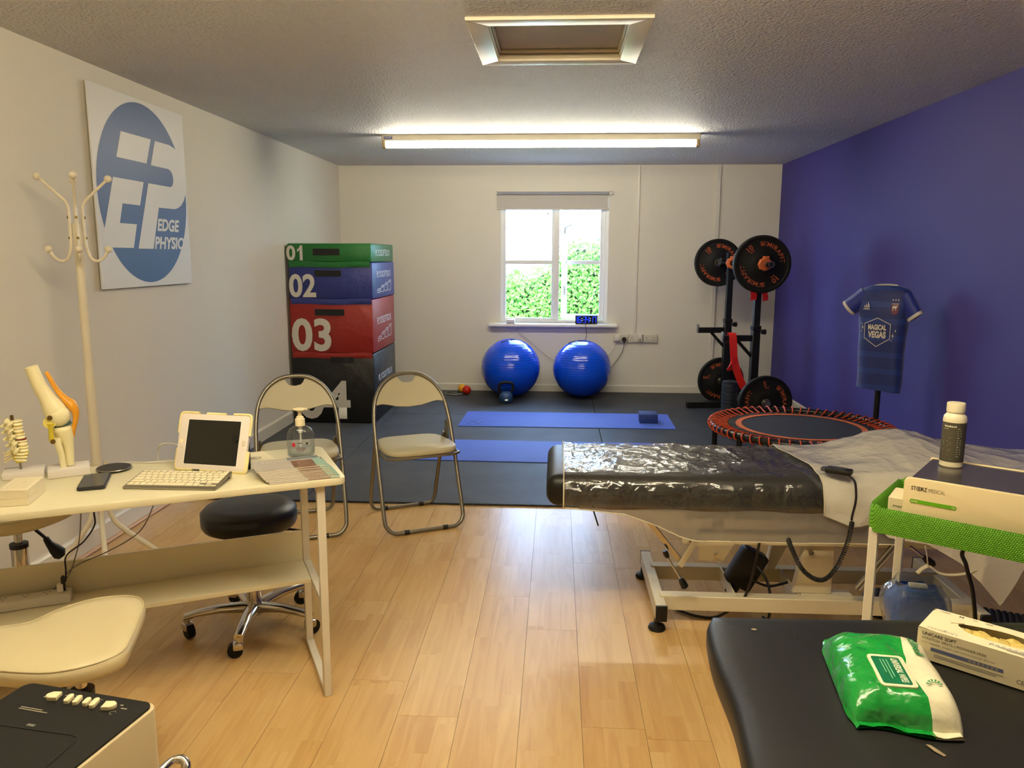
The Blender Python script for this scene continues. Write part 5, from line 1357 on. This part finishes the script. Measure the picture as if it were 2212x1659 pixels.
# hand control with coiled lead
t = thing('hand_control', 'black hand control with a coiled lead lying on the front edge of the treatment table', 'hand control', (1.037, 2.835, .652), radians(-32))
MB().box(-.045, -.024, 0, .045, .024, .020, b=.006).build('handset', BLACKP, t)
MB().prism([(-.045,-.020),(-.062,-.010),(-.062,.010),(-.045,.020)], .003, .017, b=.003).build('hook', mat('control_grey', (62, 62, 66), .4), t)
MB().box(-.02, -.016, .019, .025, .016, .0215, b=.001, seg=1).build('button_pad', mat('control_grey', (62,62,66), .4), t)
path = spline([(1.060,2.80,.655),(1.072,2.775,.640),(1.078,2.770,.600),(1.078,2.768,.564),(1.070,2.768,.515),(1.070,2.77,.497)], 8)
q = MB().tube(path, .0042, n=8)
cp = spline([(1.072,2.77,.490),(1.062,2.77,.414),(1.028,2.77,.315),(.981,2.775,.265),(.921,2.79,.291),(.874,2.80,.374),(.864,2.82,.41)], 60)
turns = 78; hel = []
L_ = len(cp); up = Vector((0,1,0))
for i in range(turns*9):
    f = i/(turns*9-1)*(L_-2); k = int(f); p = cp[k].lerp(cp[k+1], f-k); tg = (cp[k+1]-cp[k]).normalized(); n1 = tg.cross(up).normalized(); a = 2*pi*i/9
    hel.append(p + n1*cos(a)*.0072 + up*sin(a)*.0072)
cl_ = MB().tube(path, .0042, n=8).tube(hel, .0024, n=4).build('coiled_lead', BCORD, None, smooth=180)
cl_.parent = t; cl_.matrix_parent_inverse = (Matrix.Translation(t.location) @ Matrix.Rotation(radians(-32), 4, 'Z')).inverted()

# ------------------------------------------------------------------ trolley with green mesh tray, and what stands in it
TZ = radians(-36); TO = Vector((.889, 1.98, 0))
TM = Matrix.Translation(TO) @ Matrix.Rotation(TZ, 4, 'Z')
def tl(x, y, z): return (TM @ Vector((x, y, z)))[:]
t = thing('trolley', 'white tube trolley with a bright green mesh tray at the right', 'trolley', TO[:], TZ)
for x in (-.062, .48):
    for y in (.0, .30):
        MB().box(x-.011, y-.011, 0, x+.011, y+.011, .735, b=.002, seg=1).build('leg', WMETAL, t)
for y in (.0, .30): MB().box(-.062, y-.009, .726, .48, y+.009, .744, b=.002, seg=1).build('frame_tube', WMETAL, t)
for x in (-.062, .48): MB().box(x-.009, 0, .726, x+.009, .30, .744, b=.002, seg=1).build('frame_tube', WMETAL, t)
gm_ = mat('green_mesh', (98, 176, 20), .6, var=.08)
N, L, B = nodes_of(gm_)
tc = N.new('ShaderNodeTexCoord'); mpn = N.new('ShaderNodeMapping'); mpn.inputs['Rotation'].default_value = (radians(45), radians(20), radians(45)); L.new(tc.outputs['Object'], mpn.inputs['Vector'])
vo = N.new('ShaderNodeTexVoronoi'); vo.inputs['Scale'].default_value = 290; vo.inputs['Randomness'].default_value = .12; L.new(mpn.outputs[0], vo.inputs['Vector'])
rp = N.new('ShaderNodeValToRGB'); rp.color_ramp.elements[0].position = .25; rp.color_ramp.elements[0].color = lin((128, 206, 34)); rp.color_ramp.elements[1].position = .62; rp.color_ramp.elements[1].color = lin((40, 92, 8))
L.new(vo.outputs['Distance'], rp.inputs[0]); L.new(rp.outputs[0], B.inputs['Base Color'])
bp = N.new('ShaderNodeBump'); bp.inputs['Strength'].default_value = .6; bp.inputs['Distance'].default_value = -.003; L.new(vo.outputs['Distance'], bp.inputs['Height']); L.new(bp.outputs[0], B.inputs['Normal'])
def tray(r_, z0, z1, top_in):
    x0, x1, y0, y1 = -.078, .498, -.016, .316
    rim = rrect(x0, y0, x1, y1, .03, 6)
    n = len(rim); cx, cy = (x0+x1)/2, (y0+y1)/2
    vs = []
    def ringp(k, z, sag=0.0):
        for i, (x, y) in enumerate(rim):
            vs.append((cx+(x-cx)*k, cy+(y-cy)*k, z - sag*abs(sin(i*.7)) ))
    ringp(1.0, .727); ringp(1.006, .745); ringp(1.008, .770, .004); ringp(1.004, .792, .006); ringp(.992, .803, .008); ringp(.975, .800, .008); ringp(.965, .785, .006); ringp(.96, .765); ringp(.95, .752); ringp(.6, .748); ringp(.1, .747)
    fs = [(i*n+j, i*n+(j+1) % n, (i+1)*n+(j+1) % n, (i+1)*n+j) for i in range(10) for j in range(n)] + [tuple(10*n+j for j in range(n))]
    return MB().add(vs, fs).build('mesh_tray', gm_, t, smooth=70)
tray(0, 0, 0, 0)
MB().box(-.055, .005, .385, .475, .295, .395, b=.002, seg=1).build('lower_shelf', WMETAL, t)

t = thing('therapy_unit', 'white medical device with a dark grey top and a green slot in the green tray', 'medical device', tl(0, 0, .7525), TZ)
dw = mat('device_white', (226, 208, 162), .38, var=.015)
Mx = Matrix(((1,0,0,0),(0,0,1,0),(0,1,0,0),(0,0,0,1)))
MB().prism(rrect(-.001, .026, .36, .130, .012, 6), -.001, .013, b=.002, M=Mx).build('front_panel', dw, t)
MB().box(.008, .012, .004, .352, .265, .124, b=.006).build('housing', dw, t)
MB().prism(rrect(.012, .014, .348, .258, .006), .1235, .1275).build('top_plate', mat('device_grey', (66, 62, 60), .22, var=.05), t)
MB().box(.006, .258, .10, .354, .268, .130, b=.003, seg=1).build('rear_trim', dw, t)
for x in (.03, .33):
    for y in (.03, .24): MB().cyl((x, y, 0), (x, y, .006), .012, n=12).build('foot', RUBBER, t)
fo = (0, -.0012, 0); FX, FZ = (1,0,0), (0,0,1)
gi = mat('device_ink', (62, 58, 44), .5); gi2 = mat('device_ink_light', (120, 112, 86), .5)
ftext('ST', .0165, .100, .0115, .0105, gi, t, fo, FX, FZ, bold=.02, off=.0004)
ftext('RZ', .0405, .100, .0125, .0105, gi, t, fo, FX, FZ, bold=.02, off=.0004)
marks(stroke([(.0345+.0052*cos(2*pi*i/18), .1052+.0052*sin(2*pi*i/18)) for i in range(18)], .0016, True) + [R4(.0335, .1018, .002, .0068), R4(.0315, .1045, .006, .0012)], gi, t, fo, FX, FZ, .0004, 'logo_ring')
ftext('MEDICAL', .0565, .1003, .037, .0095, gi2, t, fo, FX, FZ, bold=.0, off=.0004)
grn = mat('slot_green', (96, 160, 24), .35)
MB().prism(rrect(.0155, .067, .121, .0765, .0047, 6), -.0024, -.0005, M=Mx).build('slot', grn, t)
marks([R4(.018, .0695, .016, .0045), R4(.110, .0695, .008, .0045)], mat('slot_pale', (170, 196, 110), .4), t, (0, -.0026, 0), FX, FZ, .0003, 'slot_ends')
t = thing('gel_bottle', 'white bottle with a dark label on top of the medical device', 'bottle', (1.062, 2.106, .8802), radians(-20))
bw = mat('bottle_white', (232, 222, 188), .35)
MB().lathe([(0,0),(.026,0),(.0285,.003),(.0285,.128),(.027,.137),(.022,.143),(.0205,.146),(.0205,.149)], 32, caps=False).build('bottle', bw, t)
MB().lathe([(.0225,.1485),(.0225,.170),(.0215,.1725),(0,.1735)], 30, caps=False).build('cap', bw, t)
lab_ = MB().lathe([(.0287,.016),(.0289,.0162),(.0289,.122),(.0287,.1222)], 32, caps=False).build('label', mat('bottle_label', (74, 70, 54), .5), t)
def cylm(poly, m, nm, par, R_, rot=0.0):
    b = MB()
    for p in poly: b.add([(R_*sin(x/R_+rot), -R_*cos(x/R_+rot), z) for x, z in p], [tuple(range(len(p)))])
    return b.build(nm, m, par, smooth=0, fix=False)
li = mat('label_ink_white', (214, 208, 190), .5)
q = [R4(-.020+i*.0045, .110, .0035, .0035 if i % 3 else .0045) for i in range(7)] + [R4(-.020, .104, .010, .002)]
for i, (z, w_) in enumerate(((.083,.020),(.080,.016),(.072,.012),(.069,.020),(.066,.018),(.063,.020),(.060,.014),(.050,.020),(.047,.016),(.044,.018),(.036,.016),(.024,.022))): q.append(R4(-.021, z, w_, .0011))
for i in range(13): q.append(R4(.014, .106-i*.0062, .010 if i % 4 else .006, .0013))
cylm(q, li, 'label_print', lab_, .0291, radians(-16))
t = thing('small_carton', 'small white carton tucked in the green tray left of the medical device', 'carton', tl(-.012, .060, .7535), TZ+radians(4))
MB().box(-.030, -.04, 0, .017, .06, .066, b=.003, seg=1).build('carton', mat('carton_white', (222, 208, 168), .5), t)
ftext('STORZ', -.018, .040, .022, .005, gi, t, (0, -.0401, 0), FX, FZ, off=.0004)
marks([R4(-.016, .030-i*.004, .026, .0016) for i in range(4)], gi2, t, (0, -.0401, 0), FX, FZ, .0004, 'carton_print')
cord('device_cable', [tl(.20,.27,.78), tl(.20,.335,.80), tl(.205,.345,.72), (1.225,2.300,.578), (1.233,2.30,.523), (1.254,2.295,.455), (1.263,2.289,.40), (1.285,2.28,.25), (1.33,2.25,.08), (1.37,2.22,.0062), (1.48,2.2,.006)], .006, BCORD, 'thick black cable hanging from the green tray to the floor')
# bag of blue wrap on the trolley shelf
t = thing('plastic_bag', 'clear plastic bag with blue contents on the trolley shelf', 'bag', (1.015, 2.13, .3955), radians(-8))
def blob(rx, ry, h, k, n1=36, n2=18, pw=.55):
    def f(u, v):
        a = 2*pi*u; z = h*v; c, s_ = cos(a), sin(a)
        g = (.88+.12*sin(pi*min(1, v*1.1)))*(1-.25*smoothstep(.75, 1, v)) * (0.0 if v <= 0 else 1)
        r = 1+.13*noise.noise(Vector((c*1.9, s_*1.9, z*16+k)))
        return (rx*g*r*math.copysign(abs(c)**pw, c), ry*g*r*math.copysign(abs(s_)**pw, s_), z + .012*noise.noise(Vector((c*2, s_*2, k)))*v)
    return f
MB().grid(blob(.079, .054, .128, 3.0), 36, 12, wu=True).build('blue_wrap', mat('blue_wrap', (18, 92, 186), .35, var=.5, vs=18, bump=.5, bs=40), t, smooth=180)
MB().sph((0,0,.112), .055, 18, 8, (1.1, .75, .25)).build('blue_wrap_top', MATS['blue_wrap'], t, smooth=180)
MB().box(-.022, -.012, .128, .026, .012, .138, b=.004).build('white_tab', WHITE, t)
MB().grid(blob(.086, .060, .150, 8.0), 44, 18, wu=True).build('bag_film', film('bag_film', (225,232,236), (232, 238, 240), 1.7, .16, .08, bump=.6, bs=30), t, smooth=180)
# black ribbed mat on the floor
t = thing('ribbed_mat', 'black ribbed rubber mat lying on the floor beneath the head of the table', 'mat', (1.36, 3.325, 0), radians(-25))
nr = 36
b = MB()
def rib(u, v):
    x = .80*u; r = .009+.007*abs(sin(pi*nr*u))**.6
    return (x, -.285*v, 0.0005 if v in (0.0, 1.0) and False else r)
b.grid(rib, nr*6+1, 2)
b.grid(lambda u, v: (.80*u, -.285*v, .0005), 2, 2)
b.grid(lambda u, v: (.80*u, 0, .0005+(rib(u, 0)[2]-.0005)*v), nr*6+1, 2).grid(lambda u, v: (.80*u, -.285, .0005+(rib(u, 0)[2]-.0005)*v), nr*6+1, 2)
b.build('ribbed_rubber', mat('ribbed_black', (14, 15, 16), .6, spec=.3), t)

# ------------------------------------------------------------------ near couch, wipes, gloves
t = thing('massage_couch', 'black vinyl massage couch with scuff marks in the near right corner', 'couch', (.312, 1.553, 0), radians(1.6))
def couch_top():
    # rounded outline, pillowy edge, slightly wavy left side
    out = []
    for x, y in rrect(0, -.63, 1.85, 0, .055, 8): out.append(Vector((x, y, 0)))
    den = []
    for i in range(len(out)):
        a, c = out[i], out[(i+1) % len(out)]; m = max(1, int((c-a).length/.03))
        for k in range(m): den.append(a.lerp(c, k/m))
    cx, cy = .92, -.315
    rings = [(.0, 0), (.5, 0), (.86, 0), (.94, -.001), (.975, -.004), (.99, -.009), (.998, -.018), (1.0, -.032), (.998, -.050), (.994, -.064), (.985, -.072), (.95, -.075), (0, -.075)]
    vs = []; n = len(den)
    def ins(p, k):
        # move inward by a distance rather than scaling: keeps the edge round everywhere
        d = (1-k)*.63
        q = Vector((min(max(p.x, d), 1.85-d), min(max(p.y, -.63+d), -d), 0)) if d < .31 else Vector((min(max(p.x, .31), 1.54), -.315, 0))
        return q
    for k, dz in rings:
        for i, p in enumerate(den):
            q = ins(p, k); w_ = .003*sin(p.x*21)+.004*sin(p.y*17+1)
            s_ = smoothstep(.9, 1, k)
            vs.append((q.x + .07*q.y*(1-q.x/1.85) + (w_*s_ if p.x < .05 else 0), q.y + (w_*s_*.5 if p.y > -.02 else 0), .702+dz+ .002*noise.noise(Vector((q.x*4, q.y*4, 2)))))
    fs = [(i*n+j, i*n+(j+1) % n, (i+1)*n+(j+1) % n, (i+1)*n+j) for i in range(len(rings)-1) for j in range(n)]
    return MB().add(vs, fs).build('cushion', vinb, t, smooth=180)
couch_top()
MB().box(.04, -.59, .59, 1.81, -.04, .628, b=.004, seg=1).build('frame_board', mat('couch_board', (60, 44, 30), .6), t)
for x in (.16, 1.70):
    for y in (-.52, -.12): MB().box(x-.02, y-.02, 0, x+.02, y+.02, .592, b=.004, seg=1).build('leg', mat('couch_leg', (44, 34, 26), .5), t)
sm_ = mat('scuff_foam', (138, 122, 96), .8)
def scuff(x, y, s, k):
    return [(x+s*(1+.5*noise.noise(Vector((cos(a), sin(a), k))))*cos(a), y+s*.7*(1+.6*noise.noise(Vector((sin(a), cos(a), k+2))))*sin(a)) for a in [2*pi*i/14 for i in range(14)]]
marks([scuff(.085, -.075, .006, 1), scuff(.245, -.105, .003, 2), scuff(.16, -.09, .0015, 4)], sm_, t, (0,0,.7035), (1,0,0), (0,1,0), .0004, 'scuff_mark')
marks([[(.243,-.440),(.250,-.442),(.256,-.455),(.261,-.467),(.256,-.469),(.248,-.457)]], sm_, t, (0,0,.7035), (1,0,0), (0,1,0), .0004, 'scuff_mark')

# pack of wipes: local x runs along the words, local y to the words' top
WO = (.568, 1.283, .7045); WRZ = radians(-98)
t = thing('wipes_pack', 'green and white soft pack of cleaning wipes on the black couch', 'wipes', WO, WRZ)
gp = mat('pack_green', (18, 138, 50), .22, var=.08, vs=14, bump=.8, bs=20, bd=.014, coat=.3); wpk = mat('pack_white', (226, 220, 188), .25, var=.03, bump=.7, bs=18, bd=.010, coat=.3)
def packz(x, y, top=True):
    ex = max(0, 1-abs(x/.128)**3.2); ey = max(0, 1-abs(y/.078)**(3.5 if y < 0 else 7))
    h = .050*(ex**.45)*(ey**.45)
    cr_ = .006*noise.noise(Vector((x*22, y*26, 1)))*ex + .012*(1-abs(noise.noise(Vector((x*15+y*9+3, y*17-x*7, 5))))*2.4)*ex*ey*smoothstep(.03, .085, abs(x-.035)+abs(y)*.5)
    return (h*1.0+cr_*(.4+.6*abs(x)/.13)*(1 if h > .004 else .2)+.003) if top else .0008
def bound(x): return .029 + .9*(x-.03)**2 - .006*smoothstep(.05, .0, abs(x-.04))
NU, NV, NB = 64, 34, 23
def pt(i, j, top):
    x = -.142+.284*i/NU; yb_ = bound(x)
    y = -.080+(yb_+.080)*j/NB if j <= NB else yb_+(.080-yb_)*(j-NB)/(NV-NB)
    wx = 1.0 - .10*smoothstep(.10, .14, abs(x))
    return (x+.006*sin(y*40)*(abs(x)/.14)**4, y*wx*(1.16 if y > 0 else 1), packz(x, y, top) + (.004*abs(sin(y*60))*(abs(x)/.142)**8 if top else 0))
for nm, m, j0, j1 in (('green_film', gp, 0, NB), ('white_film', wpk, NB, NV)):
    b = MB(); ids = {}
    for top in (True, False):
        for i in range(NU):
            for j in range(j0, j1):
                q = []
                for a, c in ((i, j), (i+1, j), (i+1, j+1), (i, j+1)):
                    k_ = (a, c, top and c not in (0, NV))
                    if k_ not in ids: ids[k_] = len(b.v); b.v.append(pt(a, c, k_[2]))
                    q.append(ids[k_])
                b.f.append(tuple(q))
    b.build(nm, m, t, smooth=32, fix=False)
lid = MB().prism(rrect(-.047, -.029, .047, .029, .008), 0, .0055, b=.0015).build('lid', mat('lid_white', (232, 224, 190), .3), t); lid.location = (.042, .001, .0475); lid.rotation_euler = (0, radians(3), radians(2))
MB().prism(rrect(-.039, -.024, .041, .021, .004), .0054, .0060).build('lid_label', mat('lid_green', (8, 104, 68), .3), lid)
lw = mat('lid_print', (214, 222, 196), .4)
ftext('UNIVERSAL WIPES', -.034, .006, .070, .011, lw, lid, (0,0,.0060), (1,0,0), (0,1,0), bold=.03, off=.0003, shear=.15)
marks([R4(-.031, -.002, .052, .0016), R4(-.031, -.007, .058, .0016), R4(-.031, -.012, .040, .0016)], mat('lid_print_soft', (120, 180, 140), .4), lid, (0,0,.0060), (1,0,0), (0,1,0), .0003, 'small_print')
cw = ftext('clinell', -.062, .051, .052, .016, mat('pack_print_green', (20, 120, 60), .4), t, (0,0,0), (1,0,0), (0,1,0), bold=.03, off=.0032, wave=lambda x, y: packz(x, y/1.16))
q = [[(.078+.012*cos(a)-.002*sin(a), .056+.012*sin(a)+.002*cos(a)), (.078+.003*cos(a), .056+.003*sin(a)), (.078+.012*cos(a)+.002*sin(a), .056+.012*sin(a)-.002*cos(a))] for a in [radians(100+30*i) for i in range(6)]]
b = MB()
for p in q: b.add([(x, y, packz(x, y/1.16)+.0035) for x, y in p], [tuple(range(len(p)))])
b.build('sprig_print', mat('pack_print_green', (20,120,60), .4), t, smooth=0, fix=False)

# glove box
t = thing('glove_box', 'white open box of disposable gloves on the black couch', 'glove box', (.672, 1.392, .7045), radians(-40))
gb = mat('glove_carton', (226, 214, 178), .5, var=.02)
LX, LY, LZ = .245, .105, .058
ox, oy, ra, rb = .125, .055, .072, .026
b = MB(); b.add([(0,0,0),(LX,0,0),(LX,LY,0),(0,LY,0),(0,0,LZ),(LX,0,LZ),(LX,LY,LZ),(0,LY,LZ)], [(3,2,1,0),(0,1,5,4),(1,2,6,5),(2,3,7,6),(3,0,4,7)])
# top with an oval opening
n = 48; o0 = len(b.v); vs = []
for i in range(n):
    a = 2*pi*i/n; c, s_ = cos(a), sin(a)
    k = min((LX-ox if c > 0 else ox)/max(1e-6, abs(c)), (LY-oy if s_ > 0 else oy)/max(1e-6, abs(s_)))
    w_ = 1+.05*sin(a*5)
    vs += [(ox+c*k, oy+s_*k, LZ), (ox+ra*c*w_, oy+rb*s_*w_, LZ)]
b.add(vs, [(2*i, 2*i+1, 2*((i+1) % n)+1, 2*((i+1) % n)) for i in range(n)])
b.build('carton', gb, t, smooth=0)
gl_ = mat('glove_vinyl', (206, 182, 96), .35, var=.15, vs=30)
for k, (x, y, s) in enumerate(((.085,.058,.030),(.120,.050,.028),(.155,.055,.030),(.10,.045,.024),(.14,.062,.024),(.065,.054,.02))):
    MB().grid(lambda u, v: (x+s*(1+.15*noise.noise(Vector((u*6, v*5, k))))*cos(2*pi*u)*sin(pi*v), y+s*.62*sin(2*pi*u)*sin(pi*v), .040-.016*cos(pi*v)*(1+.3*noise.noise(Vector((u*5, v*4, k+4))))), 20, 10, wu=True).build('glove', gl_, t, smooth=180)
MB().prism([(.040,.056),(.060,.068),(.056,.080),(.036,.070)], LZ, LZ+.0015, M=Matrix.Identity(4)).build('torn_flap', gb, t, smooth=0)
gk = mat('carton_ink', (66, 62, 58), .5); gg = mat('carton_grey', (150, 142, 128), .5); gbl = mat('carton_blue', (92, 100, 140), .5)
fr0, fX, fZ = (0, -.0002, 0), (1,0,0), (0,0,1)
ftext('UNICARE SOFT', .008, .0465, .056, .0062, gk, t, fr0, fX, fZ, bold=.02, off=.0003)
ftext('STRETCH VINYL | POWDER FREE', .008, .0375, .104, .0058, gk, t, fr0, fX, fZ, bold=.0, off=.0003)
ftext('non-sterile, single use examination gloves', .008, .0305, .118, .0045, gg, t, fr0, fX, fZ, bold=.0, off=.0003)
marks([R4(.024, .0195, .115, .0065)], gbl, t, fr0, fX, fZ, .0003, 'blue_band')
marks([R4(.085+i*.007, .0205, .0045, .0042) for i in range(7)], gg, t, fr0, fX, fZ, .0005, 'band_print')
marks([R4(.03, .0125, .110, .002), R4(.03, .009, .10, .002)], gg, t, fr0, fX, fZ, .0003, 'small_print')
ftext('Unigloves', .172, .0335, .066, .0125, gk, t, fr0, fX, fZ, bold=.0, off=.0003)
ftext('CE', .160, .009, .011, .0075, gk, t, fr0, fX, fZ, bold=.0, off=.0003)
ftext('M', .195, .008, .010, .010, gk, t, fr0, fX, fZ, bold=.02, off=.0003)
marks(stroke([(.1805+.0045*cos(2*pi*i/14), .0128+.0045*sin(2*pi*i/14)) for i in range(14)], .0008, True) + [R4(.1785, .010, .004, .005)], gg, t, fr0, fX, fZ, .0003, 'hand_symbol')
T0 = (LX, LY, LZ+.0002); tX, tY = (-1,0,0), (0,-1,0)
ftext('Unigloves', LX-.062, LY-.016, .050, .0105, gg, t, T0, tX, tY, bold=.0, off=.0003)
ftext('M', LX-.052, LY-.096, .0075, .0065, gk, t, T0, tX, tY, bold=.02, off=.0003) if False else ftext('M', LX-.052, .006, .0075, .0065, gk, t, T0, tX, tY, bold=.02, off=.0003)
marks([R4(LX-.03, .007, .018, .003), R4(LX-.10, .007, .012, .004), R4(LX-.075, .007, .008, .004), R4(LX-.175, .092, .05, .002), R4(LX-.175, .096, .035, .002)], gg, t, T0, tX, tY, .0003, 'small_print')
q = []
for i in range(9):
    for j in range(9):
        x, y = .165+i*.0088, .006+j*.0112
        if ((x-ox)/(ra+.006))**2+((y-oy)/(rb+.006))**2 < 1 or x > LX-.006 or y > LY-.008: continue
        if y > .075 and x < .19: continue
        q += stroke([(x-.0035, y), (x, y+.006), (x+.0035, y), (x-.0035, y)] if (i+j) % 2 else [(x-.0035, y+.006), (x, y), (x+.0035, y+.006)], .0009)
for i in range(6):
    x = .115+i*.009
    q += stroke([(x-.0035, .014), (x, .021), (x+.0035, .014), (x-.0035, .014)], .0009)
marks(q, mat('carton_pattern', (104, 112, 128), .5), t, (0,0,LZ+.0002), (1,0,0), (0,1,0), .0003, 'triangle_pattern')
